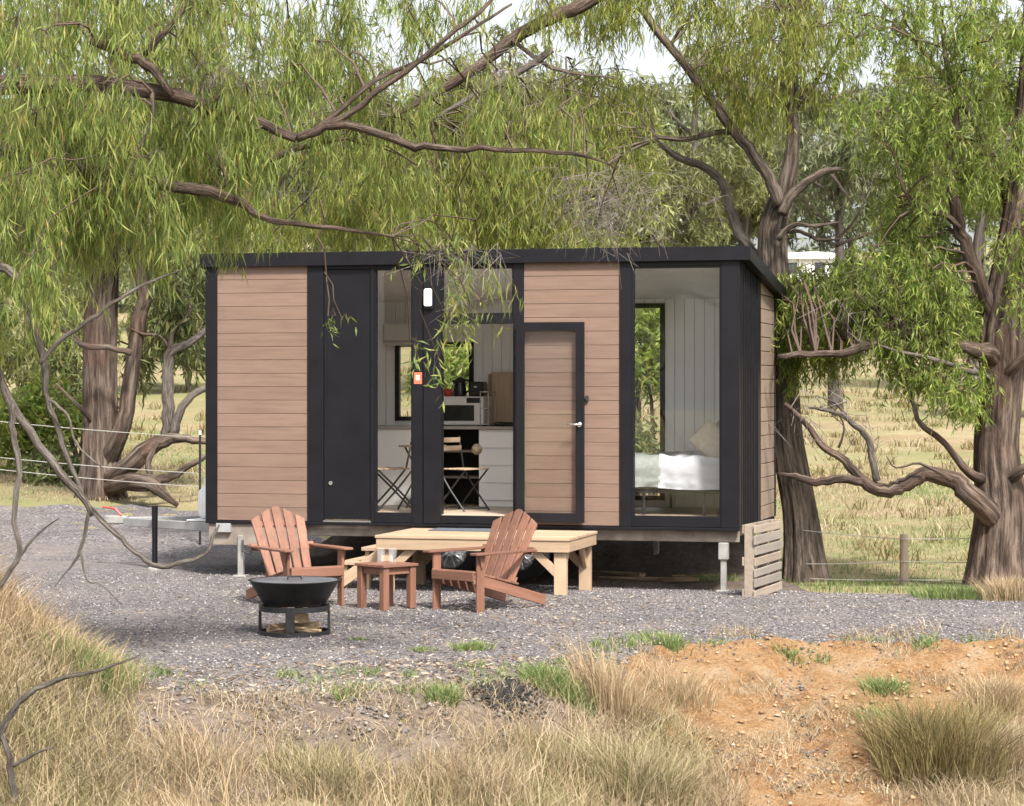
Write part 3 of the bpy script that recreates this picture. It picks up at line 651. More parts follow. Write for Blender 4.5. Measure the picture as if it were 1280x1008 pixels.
for z in (0.02, 0.2, 0.39):
    MB().box(-0.035, 0.06, -0.1, -0.092, z, z + 0.008).box(-0.035, 0.06, 0.192, 0.2, z, z + 0.008).box(-0.035, -0.027, -0.092, 0.192, z, z + 0.008).box(0.052, 0.06, -0.092, 0.192, z, z + 0.008).build('shelf_frame', M_chrome, dr)
cb = inth('chopping_board', 'tall timber board leaning against the wall behind the cooktop', 'chopping board', SX(628, 2.2), 2.2, FLO + 0.921)
box('board', M_board, cb, -0.14, 0.16, 0.02, 0.045, 0.0, 0.62, 0.01)
box('edge_strip', M_seat, cb, -0.175, -0.142, 0.015, 0.05, 0.0, 0.6, 0.006)
ck = inth('cooktop', 'black gas cooktop set on the kitchen bench', 'cooktop', SX(640, 1.95), 1.95, FLO + 0.921)
box('plate', M_blackgl, ck, -0.2, 0.2, -0.2, 0.18, 0, 0.012, 0.004)
for x in (-0.1, 0.1):
    g_ = MB()
    for a in (-0.07, 0.0, 0.07): g_.box(x + a - 0.006, x + a + 0.006, -0.17, 0.15, 0.03, 0.045)
    g_.box(x - 0.076, x + 0.076, -0.17, -0.158, 0.012, 0.03).box(x - 0.076, x + 0.076, 0.138, 0.15, 0.012, 0.03); g_.build('pan_support', M_iron, ck)
ub = inth('wall_unit', 'pale box-shaped unit mounted high on the back wall', 'wall unit', SX(500, 2.1), 2.12, ZZ(500, 432, 2.1))
box('body', M_appl, ub, -0.19, 0.19, -0.12, 0.175, 0.0, 0.27, 0.03)
box('vent', M_bench, ub, -0.17, 0.17, -0.124, -0.119, 0.03, 0.06, 0.002)
def bistro(label, s, y, r):
    t = inth('folding_chair', label, 'chair', s, y, FLO, r)
    for x in (-0.2, 0.2):
        MB().tube([(x, -0.2, 0.0), (x, 0.02, 0.45 * 0.52), (x, 0.20, 0.46), (x, 0.27, 0.82)], [0.011] * 4, 6).build('back_frame', M_darksteel, t)
        MB().tube([(x * 0.88, 0.26, 0.0), (x * 0.88, 0.03, 0.24), (x * 0.88, -0.19, 0.455)], [0.011] * 3, 6).build('leg', M_darksteel, t)
    for y_ in (-0.17, 0.22): MB().tube([(-0.2, y_ * 1.05, 0.03), (0.2, y_ * 1.05, 0.03)], [0.009, 0.009], 6).build('stretcher', M_darksteel, t)
    for k in range(5): box('seat_slat', M_seat, t, -0.2, 0.2, -0.2 + k * 0.075, -0.2 + k * 0.075 + 0.06, 0.455, 0.47, 0.003)
    for z in (0.66, 0.75): box('back_slat', M_seat, t, -0.205, 0.205, 0.232 + (z - 0.66) * 0.2, 0.245 + (z - 0.66) * 0.2, z, z + 0.055, 0.003)
    return t
bistro('folding bistro chair behind the narrow left window', SX(490, 0.75), 0.75, R(-62))
bistro('folding bistro chair standing just inside the open doorway', SX(580, 0.85), 0.85, R(62))
tb = inth('bistro_table', 'small folding table between the two bistro chairs', 'table', SX(528, 1.0), 1.0)
MB().lathe([(0, 0.70), (0.27, 0.70), (0.27, 0.718), (0, 0.718)], (0, 0, 0), 28).build('tabletop', M_seat, tb)
for s_ in (-1, 1):
    for y in (-0.16, 0.16): MB().tube([(s_ * 0.24, y, 0), (-s_ * 0.16, y * 0.9, 0.70)], [0.011, 0.011], 6).build('leg', M_darksteel, tb)
ht = inth('straw_hat', 'straw coloured hat hooked on the chair inside the doorway', 'hat', SX(592, 0.85) - 0.02, 1.06, ZZ(592, 562, 1.0))
MB().lathe([(0.0, -0.06), (0.035, -0.055), (0.04, -0.02), (0.062, 0.0), (0.062, 0.006), (0.0, 0.006)], (0, 0, 0), 20, 'y').build('hat_body', M_gold, ht, 0, True)
# bed
bx0, bx1, by0, by1 = 3.86, HL - 0.1, 0.42, 1.95
bd = inth('bed', 'low bed with black metal frame behind the right window', 'bed', 0, 0)
fz = 0.235
for y in (by0, by1): box('side_rail', M_darksteel, bd, bx0, bx1, y, y + 0.03, fz, fz + 0.045, 0.004)
for x in (bx0, bx1 - 0.04, (bx0 + bx1) / 2): box('cross_rail', M_darksteel, bd, x, x + 0.03, by0 + 0.031, by1 - 0.001, fz, fz + 0.04, 0.003)
for x in (bx0 + 0.02, SX(803, by0), SX(878, by0), bx1 - 0.06):
    for y in (by0 + 0.002, by1 - 0.002): box('leg', M_darksteel, bd, x, x + 0.028, y, y + 0.028, 0.0, fz - 0.001, 0.003)
box('mattress', M_linen, bd, bx0 + 0.01, bx1 - 0.01, by0 + 0.02, by1 - 0.01, fz + 0.048, fz + 0.29, 0.03)
def drape(name, mat, label, cat, x0, x1, top, drop, seed):
    nx, prof = 40, []
    for k in range(10): prof.append((by0 - 0.012, drop + (top - drop - 0.05) * k / 9))
    prof += [(by0 - 0.004, top - 0.025), (by0 + 0.03, top)]
    for k in range(1, 14): prof.append((by0 + 0.03 + (by1 - by0 - 0.05) * k / 13, top))
    V = []; F = []; n = len(prof)
    for i in range(nx + 1):
        x = x0 + (x1 - x0) * i / nx
        for j, (y, z) in enumerate(prof):
            w = 0.10 * float(fbm(np.array(x * 5 + seed), np.array(j * 0.45))); fold = max(0, 1 - j / 10)
            V.append((x, y - 0.02 - abs(w) * fold * 1.2 + 0.012 * math.sin(x * 26 + seed) * fold * fold * 0.8, z + (0.06 + w if j > 10 else 0.02 * math.sin(x * 4 + seed) * fold) ))
    for i in range(nx):
        for j in range(n - 1): F.append((i * n + j, (i + 1) * n + j, (i + 1) * n + j + 1, i * n + j + 1))
    return bigmesh(name, V, F, mat, None, True)
def bedthing(o, label, cat): o.location = hw(0, 0, FLO); o.rotation_euler = (0, 0, HROT); return tag(o, label, cat)
xm = SX(824, by0)
bedthing(drape('duvet', M_linen, '', '', xm, bx1 - 0.01, fz + 0.33, fz + 0.06, 2.0), 'rumpled white duvet draped over the bed', 'duvet')
bedthing(drape('throw_blanket', M_throw, '', '', bx0, xm + 0.02, fz + 0.325, fz + 0.05, 7.0), 'sage grey throw blanket over the foot of the bed', 'blanket')
def pillow(label, s, y, z, rx, rz, mat, ry=0):
    bm = bmesh.new(); bmesh.ops.create_grid(bm, x_segments=14, y_segments=14, size=0.5)
    top = list(bm.verts); V = []; F = []
    n = 15
    for side in (1, -1):
        for i in range(n):
            for j in range(n):
                u = i / (n - 1) * 2 - 1; v = j / (n - 1) * 2 - 1
                h = 0.085 * max(0, (1 - u**4) * (1 - v**4))**0.6 + 0.004 * math.sin(7 * u + 3 * v)
                pinch = 1 - 0.06 * (abs(u) * abs(v))
                V.append((u * 0.24 * pinch, side * h, v * 0.17 * pinch + 0.15))
    bm.free()
    for s_ in (0, 1):
        for i in range(n - 1):
            for j in range(n - 1):
                q = [s_ * n * n + a for a in (i * n + j, (i + 1) * n + j, (i + 1) * n + j + 1, i * n + j + 1)]
                F.append(tuple(q if s_ else q[::-1]))
    o = bigmesh('pillow', V, F, mat, None, True); o.location = hw(s, y, z); o.rotation_euler = (R(rx), R(ry), HROT + R(rz)); return tag(o, label, 'pillow')
pillow('beige cushion standing at the head of the bed', SX(880, 0.62), 0.62, FLO + fz + 0.42, -22, -14, M_pillow, 42)
pillow('grey pillow half hidden behind the beige cushion', SX(893, 0.85), 0.88, FLO + fz + 0.40, -18, -14, M_throw, 38)

# ------------------------------------------------------------------ timber deck and step
dsL, dsR = SX(519), SX(750); dY0, dY1 = -1.42, -0.115; dZ = 0.585
deck = thing('timber_deck', 'low pale pine deck with braced legs in front of the door', 'deck', LF, HROT)
nb = 10; bwid = (dY1 - dY0) / nb
for k in range(nb):
    box('deck_board', M_pine[0], deck, dsL, dsR, dY0 + k * bwid + 0.0015, dY0 + (k + 1) * bwid - 0.0015, dZ - 0.028, dZ, 0.002)
box('front_joist', M_pine[0], deck, dsL + 0.01, dsR - 0.01, dY0 + 0.012, dY0 + 0.055, dZ - 0.145, dZ - 0.0285, 0.004)
box('back_joist', M_pine[0], deck, dsL + 0.01, dsR - 0.01, dY1 - 0.055, dY1 - 0.012, dZ - 0.145, dZ - 0.0285, 0.004)
for x in (dsL + 0.008, dsR - 0.052): box('side_joist', M_pine[1], deck, x, x + 0.044, dY0 + 0.056, dY1 - 0.056, dZ - 0.143, dZ - 0.0285, 0.004)
for k in range(1, 4):
    x = dsL + (dsR - dsL) * k / 4; box('inner_joist', M_pine[1], deck, x - 0.02, x + 0.02, dY0 + 0.057, dY1 - 0.057, dZ - 0.14, dZ - 0.029, 0.003)
for x, sx_ in ((dsL + 0.11, 1), (dsR - 0.11, -1)):
    for y, sy_ in ((dY0 + 0.10, 1), (dY1 - 0.10, -1)):
        g_ = hw(x, y, 0); gz = Hz(g_.x, g_.y) + 0.01
        box('leg', M_pine[2], deck, x - 0.062, x + 0.062, y - 0.045, y + 0.045, gz, dZ - 0.029, 0.005)
        yo = y - sy_ * 0.02
        bar('brace', M_pine[0], deck, (x + sx_ * 0.03, yo, 0.22), (x + sx_ * 0.36, yo, dZ - 0.05), 0.04, 0.085, (0, 0, 1), 0.004)
        bar('brace', M_pine[0], deck, (x - sx_ * 0.01, y + sy_ * 0.03, 0.24), (x - sx_ * 0.01, y + sy_ * 0.33, dZ - 0.06), 0.04, 0.08, (0, 0, 1), 0.004)
st = thing('timber_steps', 'small pine steps at the left end of the deck', 'steps', LF, HROT)
for k, (z, w) in enumerate(((0.44, 0.24), (0.29, 0.26))):
    x1 = dsL - 0.004 - k * 0.22
    box('tread', M_pine[1], st, x1 - w, x1, dY0 + 0.3, dY1 - 0.08, z - 0.038, z, 0.004)
    for y in (dY0 + 0.34, dY1 - 0.16):
        g_ = hw(x1 - w + 0.06, y, 0); box('riser_leg', M_pine[2], st, x1 - w + 0.03, x1 - w + 0.075, y, y + 0.045, Hz(g_.x, g_.y) + 0.01, z - 0.0385, 0.003)
for y in (dY0 + 0.31, dY1 - 0.12): bar('stringer', M_pine[0], st, (dsL - 0.5, y, 0.05), (dsL - 0.02, y, 0.38), 0.035, 0.12, (0, 0, 1), 0.003)
dm = box('door_mat', M_mat, None, -0.42, 0.42, -0.19, 0.19, 0, 0.012, 0.004)
dm.location = hw(SX(585, -0.5), -0.37, dZ + 0.0065); dm.rotation_euler = (0, 0, HROT); tag(dm, 'flat blue-grey doormat on the deck at the doorway', 'doormat')

# ------------------------------------------------------------------ adirondack chairs, side table, glasses
def adirondack(label, loc, rz):
    t = thing('adirondack_chair', label, 'chair', loc, rz, 'red timber chairs round the fire pit')
    a0 = Vector((0, 0.14, 0.26)); rec = R(27)
    ax = Vector((0, math.sin(rec), math.cos(rec))); nrm = Vector((0, -math.cos(rec), math.sin(rec)))
    for k in range(5):
        q = k - 2; L = (0.74, 0.715, 0.65)[abs(q)]
        b = a0 + Vector((q * 0.098, 0, 0)) + nrm * 0.0; e = a0 + ax * L + Vector((q * 0.122, 0, 0))
        d = (e - b).normalized(); side = d.cross(nrm).normalized()
        w0, w1 = 0.0405, 0.0475; th = 0.011; cut = 0.02 * (-1 if q < 0 else 1) if q else 0
        pts = [b - side * w0, b + side * w0, e + side * w1, e - side * w1]
        s1 = side.x
        if q == 0: pts = [b - side * w0, b + side * w0, e + side * w1 - d * 0.018, e + side * 0.02, e - side * 0.02, e - side * w1 - d * 0.018]
        else:
            lowside = 1 if (q > 0) == (s1 > 0) else -1
            pts[2] = pts[2] - d * (0.045 if lowside > 0 else 0); pts[3] = pts[3] - d * (0.045 if lowside < 0 else 0)
        n = len(pts); V = [p + nrm * th for p in pts] + [p - nrm * th for p in pts]
        F = [tuple(range(n)), tuple(range(2 * n - 1, n - 1, -1))] + [(i, n + i, n + (i + 1) % n, (i + 1) % n) for i in range(n)]
        mb = MB(); mb.v = [tuple(v) for v in V]; mb.f = F; mb.build('back_slat', M_red[2], t, 0.003)
    for k in range(6):                                    # seat slats following the rails
        f = k / 5; y = -0.39 + 0.53 * f; z = 0.372 - 0.125 * f
        bar('seat_slat', M_red[0], t, (-0.275, y, z), (0.275, y, z), 0.082, 0.02, (0, 0.225, 1), 0.003)
    bar('front_apron', M_red[0], t, (-0.275, -0.425, 0.335), (0.275, -0.425, 0.335), 0.02, 0.085, (0, 0, 1), 0.003)
    for s_ in (-1, 1):
        bar('side_rail', M_red[0], t, (s_ * 0.262, -0.41, 0.315), (s_ * 0.262, 0.55, 0.062), 0.024, 0.10, (0, 0, 1), 0.004)
        box('front_leg', M_red[2], t, s_ * 0.289 - 0.013, s_ * 0.289 + 0.013, -0.40, -0.305, 0.0, 0.535, 0.004)
        m = MB(); xo = s_ * 0.315
        m.prism([(xo - 0.045, -0.47), (xo + 0.045, -0.47), (xo + 0.065, -0.42), (xo + 0.065, -0.2), (xo + 0.03, 0.36), (xo - 0.03, 0.36), (xo - 0.06, -0.2), (xo - 0.06, -0.42)], 2, 0.536, 0.558)
        m.build('armrest', M_red[1], t, 0.004)
        MB().prism([(-0.395, 0.535), (-0.315, 0.535), (-0.335, 0.44), (-0.365, 0.41)], 0, s_ * 0.304 + (0 if s_ > 0 else -0.02), s_ * 0.304 + (0.02 if s_ > 0 else 0)).build('arm_bracket', M_red[2], t, 0.002)
    p = a0 + ax * 0.33 - nrm * 0.023; bar('back_rail', M_red[0], t, (-0.34, p.y, p.z), (0.34, p.y, p.z), 0.02, 0.075, tuple(ax), 0.003)
    p = a0 + ax * 0.57 - nrm * 0.023; bar('back_rail', M_red[0], t, (-0.27, p.y, p.z), (0.27, p.y, p.z), 0.02, 0.06, tuple(ax), 0.003)
    p = a0 + ax * 0.02 - nrm * 0.023; bar('back_rail', M_red[0], t, (-0.248, p.y, p.z - 0.0), (0.248, p.y, p.z), 0.02, 0.07, tuple(ax), 0.003)
    return t
def place_adir(label, fx, fy, rz):
    c = Vector((fx, fy, 0)) - Matrix.Rotation(rz, 3, 'Z') @ Vector((0, -0.35, 0))
    return adirondack(label, (c.x, c.y, Hz(c.x, c.y) + 0.012), rz)
place_adir('red-brown timber armchair behind the fire pit, left of the side table', -1.88, 22.75, R(32))
place_adir('red-brown timber armchair in front of the deck, right of the side table', -0.50, 22.42, R(-44))
stx, sty = -1.185, 22.66
stb = thing('side_table', 'small square red-brown timber table between the two armchairs', 'side table', (stx, sty, Hz(stx, sty) + 0.012), R(43))
for k in range(4): box('table_slat', M_red[0], stb, -0.215, 0.215, -0.215 + k * 0.108, -0.215 + k * 0.108 + 0.105, 0.40, 0.425, 0.003)
for x in (-0.165, 0.165):
    for y in (-0.165, 0.165): box('leg', M_red[2], stb, x - 0.034, x + 0.034, y - 0.034, y + 0.034, 0, 0.398, 0.004)
for y in (-0.165, 0.165): box('apron', M_red[0], stb, -0.13, 0.13, y - 0.011, y + 0.011, 0.33, 0.397, 0.002)
for x in (-0.165, 0.165): box('apron', M_red[1], stb, x - 0.011, x + 0.011, -0.13, 0.13, 0.33, 0.397, 0.002)
tz = Hz(stx, sty) + 0.012 + 0.426
for dx_, dy_, lab in ((-0.055, 0.02, 'clear drinking glass on the side table, the left one'), (0.06, -0.03, 'clear drinking glass on the side table, the right one')):
    g_ = MB().lathe([(0, 0.0), (0.034, 0.0), (0.042, 0.14), (0.039, 0.14), (0.032, 0.012), (0, 0.012)], (0, 0, 0), 24).build('drinking_glass', M_drink, None, 0, True)
    g_.location = (stx + dx_, sty + dy_, tz); tag(g_, lab, 'glass', 'glasses on the side table')

# ------------------------------------------------------------------ fire pit and firewood
fpx, fpy = -1.84, 20.3; fpz = Hz(fpx, fpy) + 0.014
fp = thing('fire_pit', 'black steel fire bowl on a round legged stand', 'fire pit', (fpx, fpy, fpz), R(20))
MB().lathe([(0.0, 0.245), (0.22, 0.245), (0.27, 0.265), (0.375, 0.445), (0.392, 0.452), (0.392, 0.46), (0.366, 0.456), (0.255, 0.285), (0.0, 0.27)], (0, 0, 0), 48).build('bowl', M_iron, fp, 0, True)
MB().lathe([(0.0, 0.436), (0.345, 0.436), (0.362, 0.45), (0.362, 0.458), (0.06, 0.462), (0, 0.462)], (0, 0, 0), 40).build('hot_plate', M_plate, fp)
MB().tube([(-0.06, 0, 0.46), (-0.055, 0, 0.486), (0.055, 0, 0.486), (0.06, 0, 0.46)], [0.008] * 4, 6).build('plate_handle', M_iron, fp)
for r0, r1, z0, z1, nm in ((0.275, 0.300, 0.20, 0.245, 'top_ring'), (0.285, 0.305, 0.0, 0.035, 'base_ring')):
    MB().lathe([(r0, z0), (r1, z0), (r1, z1), (r0, z1), (r0, z0)], (0, 0, 0), 40).build(nm, M_iron, fp)
for k in range(4):
    a = k * math.pi / 2 - R(112); l_ = box('leg', M_iron, None, -0.008, 0.008, -0.038, 0.038, 0.036, 0.199, 0.002)
    col.objects.unlink(l_); l_.location = (0.292 * math.cos(a), 0.292 * math.sin(a), 0.1175); l_.rotation_euler = (0, 0, a); link(l_, fp)
def logm(L, r, seed):
    rr_ = random.Random(seed * 13 + 1); k = 7; V = []; F = []
    prof = [(math.cos(a) * r * rr_.uniform(.85, 1.1), math.sin(a) * r * rr_.uniform(.8, 1.05)) for a in [math.pi * 2 * i / 9 for i in range(9)]]
    cut = rr_.uniform(-0.2, 0.3) * r                      # the flat split face
    prof = [(u, min(w, cut + 0.12 * r * math.sin(i * 2))) for i, (u, w) in enumerate(prof)]
    for i in range(k):
        x = -L / 2 + L * i / (k - 1); b = 0.08 * r * math.sin(i * 1.1 + seed)
        V += [(x, u * (1 + 0.06 * rr_.uniform(-1, 1)) + b, w * (1 + 0.06 * rr_.uniform(-1, 1))) for u, w in prof]
    n = 9
    for i in range(k - 1):
        for q in range(n): F.append((i * n + q, i * n + (q + 1) % n, (i + 1) * n + (q + 1) % n, (i + 1) * n + q))
    F += [tuple(range(n))[::-1], tuple((k - 1) * n + q for q in range(n))]
    me = bpy.data.meshes.new('log'); me.from_pydata(V, [], F); me.materials.append(M_log); me.materials.append(M_cut)
    for p in me.polygons: p.material_index = 1 if len(p.vertices) == n or p.normal.z > 0.75 else 0
    a = me.attributes.new('bark_co', 'FLOAT_VECTOR', 'POINT'); a.data.foreach_set('vector', np.array([(v[1], v[2], v[0]) for v in V], np.float32).ravel()); return me
fw = [('thick', -0.08, -0.03, 0.06, 0.30, 0.055, 25, 'bottom left'), ('', 0.10, -0.10, 0.05, 0.26, 0.045, -12, 'bottom front'), ('', 0.09, 0.09, 0.055, 0.28, 0.05, 35, 'bottom back'), ('', 0.06, -0.01, 0.135, 0.30, 0.045, 70, 'top')]
for i, (w_, x, y, z, L, r, a, pos) in enumerate(fw):
    o = bpy.data.objects.new('firewood_log', logm(L, r, i)); link(o); o.location = (fpx + x, fpy + y, fpz + z); o.rotation_euler = (R(35 * (i - 1)), R(6 * (i % 2)), R(a))
    tag(o, 'split firewood log under the fire bowl, ' + {'bottom left': 'the left one', 'bottom front': 'the front right one', 'bottom back': 'the rear right one', 'top': 'lying across the others'}[pos], 'firewood', 'firewood under the fire bowl')

# ------------------------------------------------------------------ pallet on its edge by the right corner
p0 = Vector((2.30, 23.92)); p1 = Vector((2.68, 24.95)); pl = (p1 - p0).length; prz = math.atan2(p1.y - p0.y, p1.x - p0.x)
pz = Hz(2.6, 24.4) + 0.012
pal = thing('timber_pallet', 'weathered slatted timber pallet standing on edge at the cabin corner', 'pallet', (p0.x, p0.y, pz), prz)
for k in range(7):
    z0 = 0.004 + k * 0.107; rr = rnd.uniform(-0.006, 0.006)
    o = box('slat', M_palgrey if k % 3 else M_pal, pal, rnd.uniform(-0.015, 0.01), pl + rnd.uniform(-0.02, 0.02), -0.132, -0.112, z0, z0 + 0.082 + rr, 0.003)
    o.rotation_euler = (0, R(rnd.uniform(-0.7, 0.7)), 0)
for x in (0.01, pl / 2 - 0.02, pl - 0.05): box('bearer', M_pal, pal, x, x + 0.04, -0.111, -0.012, 0.0, 0.735, 0.004)
for k in (0, 3, 6): box('rear_slat', M_pal, pal, 0.0, pl, -0.011, 0.009, 0.005 + k * 0.107, 0.09 + k * 0.107, 0.003)

# ------------------------------------------------------------------ tree machinery
def leaf_mesh(P, D, L, Wd, r):
    n = len(P); S = unit(np.cross(D, r.normal(size=(n, 3)))); Nn = np.cross(D, S); c = (r.random((n, 1)) - 0.5) * 0.35
    L = L[:, None]; Wd = Wd[:, None]
    mid = P + D * L * 0.42 + Nn * L * c
    V = np.stack([P, mid + S * Wd / 2, P + D * L, mid - S * Wd / 2], 1).reshape(-1, 3)
    i = np.arange(n)[:, None] * 4
    return V, i + np.array([[0, 1, 2, 3]])
def tubes_np(A, B, ra, rb):
    """many 3-sided straight twigs"""
    n = len(A); D = unit(B - A); U = unit(np.cross(D, np.array([0.31, 0.57, 0.76]))); Vv = np.cross(D, U); vs = []
    for P, r in ((A, ra), (B, rb)):
        for k in range(3):
            a = 2 * np.pi * k / 3; vs.append(P + (np.cos(a) * U + np.sin(a) * Vv) * np.asarray(r).reshape(-1, 1))
    V = np.stack(vs, 1).reshape(-1, 3); i = np.arange(n)[:, None] * 6; F = []
    for k in range(3): F.append(i + np.array([[k, (k + 1) % 3, 3 + (k + 1) % 3, 3 + k]]))
    return V, np.concatenate(F)
def limb_mesh(pts, rad, n=9, wob=0.0, r=rng, k=4, flare=0):
    P = catmull(pts, k); rr = np.interp(np.linspace(0, len(rad) - 1, len(P)), np.arange(len(rad)), rad)
    if wob: P[1:-1] += r.normal(size=P[1:-1].shape) * rr[1:-1, None] * wob
    V, F = tube(P, rr, n)
    V = np.array(V); m = len(P)
    th = np.tile(np.arange(n), m); rows = np.repeat(np.arange(m), n)
    seed_ = r.random() * 50; tt = np.cos(th / n * 2 * np.pi) * (4.6 if n > 20 else 1.2); t2 = np.sin(th / n * 2 * np.pi) * (4.6 if n > 20 else 1.2)
    vr = 0.03 if n > 20 else 0.13
    jit = 1 + (0.34 if n > 20 else 0.3) * fbm(tt + seed_ + rows * vr, t2 + rows * vr * 0.6, 3) + r.normal(size=m * n) * (0.004 if n > 20 else 0.015)
    if flare:
        hgt = rows / m; jit = jit * (1 + flare * np.exp(-hgt * 16) * (1 + 0.35 * np.sin(th * 2.5 + 1)))
    C = np.repeat(P, n, 0); V[:m * n] = C + (V[:m * n] - C) * jit[:, None]
    return V, F, P, rr
def set_bark(me, P, n, rr):
    """store, for every vertex of a tube, its place around and along the limb"""
    m = len(P); th = np.tile(np.linspace(0, 2 * np.pi, n, endpoint=False), m); r_ = np.repeat(rr, n); L = np.repeat(np.concatenate([[0], np.cumsum(np.linalg.norm(np.diff(P, axis=0), axis=1))]), n)
    co = np.zeros((len(me.vertices), 3), np.float32); o = rng.random(3) * 20
    co[:m * n] = np.column_stack([np.cos(th) * r_, np.sin(th) * r_, L]) + o; co[m * n:] = o
    a = me.attributes.new('bark_co', 'FLOAT_VECTOR', 'POINT'); a.data.foreach_set('vector', co.ravel())
class Tree:
    def __init__(s, name, label, base, bark_m, leaf_m, seed, cat='tree', group=None):
        s.o = thing(name, label, cat, base, 0, group); s.b = np.array(tuple(base)); s.bm = bark_m; s.lm = leaf_m
        s.r = np.random.default_rng(seed); s.slim = 0.8 if 'gum' in name else 1.0; s.S = []; s.tw = []; s.bt = []; s.P = []; s.D = []; s.L = []; s.Wd = []
    def limb(s, pts, rad, name='limb', n=9, wob=0.15, mat=None, flare=0, attach=True, k=4):
        V, F, P, rr = limb_mesh(pts, [v * s.slim for v in rad] if name == 'limb' else rad, n, wob, s.r, k, flare)
        me = bpy.data.meshes.new(name); me.from_pydata([tuple(v) for v in (V - s.b)], [], F); me.shade_smooth(); me.materials.append(mat or s.bm); set_bark(me, P, n, rr)
        o = link(bpy.data.objects.new(name, me), s.o)
        if attach: s.S.append(np.column_stack([P, rr]))
        return o
    def twig(s, A, B, ra, rb, seg=3, sag=0.12):
        A = np.asarray(A, float); B = np.asarray(B, float); L = np.linalg.norm(B - A); prev = A
        for k in range(1, seg + 1):
            t = k / seg; q = A + (B - A) * t + np.array([0, 0, sag * L * 4 * t * (1 - t)]) + s.r.normal(size=3) * L * 0.03 * (k < seg)
            s.tw.append((prev, q, ra + (rb - ra) * (k - 1) / seg, ra + (rb - ra) * t)); prev = q
    def cluster(s, c, rad, strands, leaves, L=(0.08, 0.13), Wl=0.016, hang=0.45, droop=0.9, spread=0.5, link_twig=True, tr=0.008):
        c = np.asarray(tuple(c), float); r = s.r
        if link_twig and s.S:
            Q = np.vstack(s.S); d = np.linalg.norm(Q[:, :3] - c, axis=1) + 0.6 * np.maximum(0, Q[:, 2] - c[2]); i = np.argmin(d)
            s.twig(Q[i, :3], c, min(Q[i, 3] * 0.7, tr * 2), tr, 4)
        n = strands; u = unit(r.normal(size=(n, 3))) * r.random((n, 1))**0.4
        st = c + u * np.asarray(rad)
        ntw = min(n, max(3, n // 3))
        for k in range(ntw): s.twig(c, st[k], tr * 0.7, tr * 0.3, 2, 0.1)
        hl = hang * (0.5 + r.random(n)); sd = unit(np.column_stack([r.normal(size=(n, 2)) * 0.35, -np.ones(n)]))
        for k in range(n):
            if True: s.tw.append((st[k], st[k] + sd[k] * hl[k] * 0.85, tr * 0.3, tr * 0.12))
        t = r.random((n, leaves)); P = st[:, None, :] + sd[:, None, :] * (hl[:, None] * t)[..., None] + r.normal(size=(n, leaves, 3)) * 0.008
        D = unit(r.normal(size=(n, leaves, 3)) * spread + np.array([0, 0, -droop]))
        s.P.append(P.reshape(-1, 3)); s.D.append(D.reshape(-1, 3)); m = n * leaves
        s.L.append(L[0] + (L[1] - L[0]) * r.random(m)); s.Wd.append(Wl * (0.7 + 0.6 * r.random(m)))
    def bare(s, c, rad, n, tr=0.004, hang=0.25):
        c = np.asarray(tuple(c), float); r = s.r
        Q = np.vstack(s.S); i = np.argmin(np.linalg.norm(Q[:, :3] - c, axis=1)); s.twig(Q[i, :3], c, tr * 2.5, tr * 1.5, 4); keep = s.tw; s.tw = s.bt
        for k in range(n):
            p = c + r.normal(size=3) * np.asarray(rad) * 0.5
            if k % 4 == 0: s.twig(c, p, tr, tr * 0.7, 3, 0.1)
            for q in range(3):
                e = p + unit(np.array([*r.normal(size=2) * 0.8, -0.6 + r.normal() * 0.5])) * hang * (0.4 + r.random())
                s.tw.append((p, e, tr * 0.7, tr * 0.35)); p2 = p + (e - p) * r.random()
                s.tw.append((p2, p2 + r.normal(size=3) * hang * 0.3, tr * 0.45, tr * 0.25))
        s.tw = keep
    def finish(s):
        if s.bt:
            A = np.array([t[0] for t in s.bt]); B = np.array([t[1] for t in s.bt])
            V, F = tubes_np(A - s.b, B - s.b, np.array([t[2] for t in s.bt]), np.array([t[3] for t in s.bt]))
            tag(bigmesh('bare_twigs', V, F, M_twig, s.o), kind='stuff')
        if s.tw:
            A = np.array([t[0] for t in s.tw]); B = np.array([t[1] for t in s.tw])
            V, F = tubes_np(A - s.b, B - s.b, np.array([t[2] for t in s.tw]), np.array([t[3] for t in s.tw]))
            tag(bigmesh('twigs', V, F, s.bm, s.o), kind='stuff')
        if s.P:
            V, F = leaf_mesh(np.vstack(s.P) - s.b, np.vstack(s.D), np.concatenate(s.L), np.concatenate(s.Wd), s.r)
            tag(bigmesh('crown', V, F, s.lm, s.o), kind='stuff')
        return s.o
def region(T, boxes, **kw):
    """boxes: (px0, py0, px1, py1, d0, d1, n, size in px): leaf clusters spread over a volume of air"""
    for x0, y0, x1, y1, d0, d1, n, size in boxes:
        # stratified columns so that there are no bald spots
        cols = max(1, int(round(math.sqrt(n * (x1 - x0) / max(1, y1 - y0))))); rows = max(1, int(math.ceil(n / cols)))
        for a in range(cols):
            for b in range(rows):
                d = T.r.uniform(d0, d1); px = x0 + (x1 - x0) * (a + T.r.random()) / cols; py = y0 + (y1 - y0) * (b + T.r.random()) / rows - kw['hang'] * 0.6 * FPX / d
                r_ = size * T.r.uniform(0.7, 1.25) * d / FPX
                T.cluster(W(px, py, d), (r_ * 1.2, r_ * 1.0, r_ * 0.75), **kw)
def path(spec, d):
    """[(px, py)...] or [(px, py, d)...] -> points"""
    return [W(p[0], p[1], p[2] if len(p) > 2 else d) for p in spec]

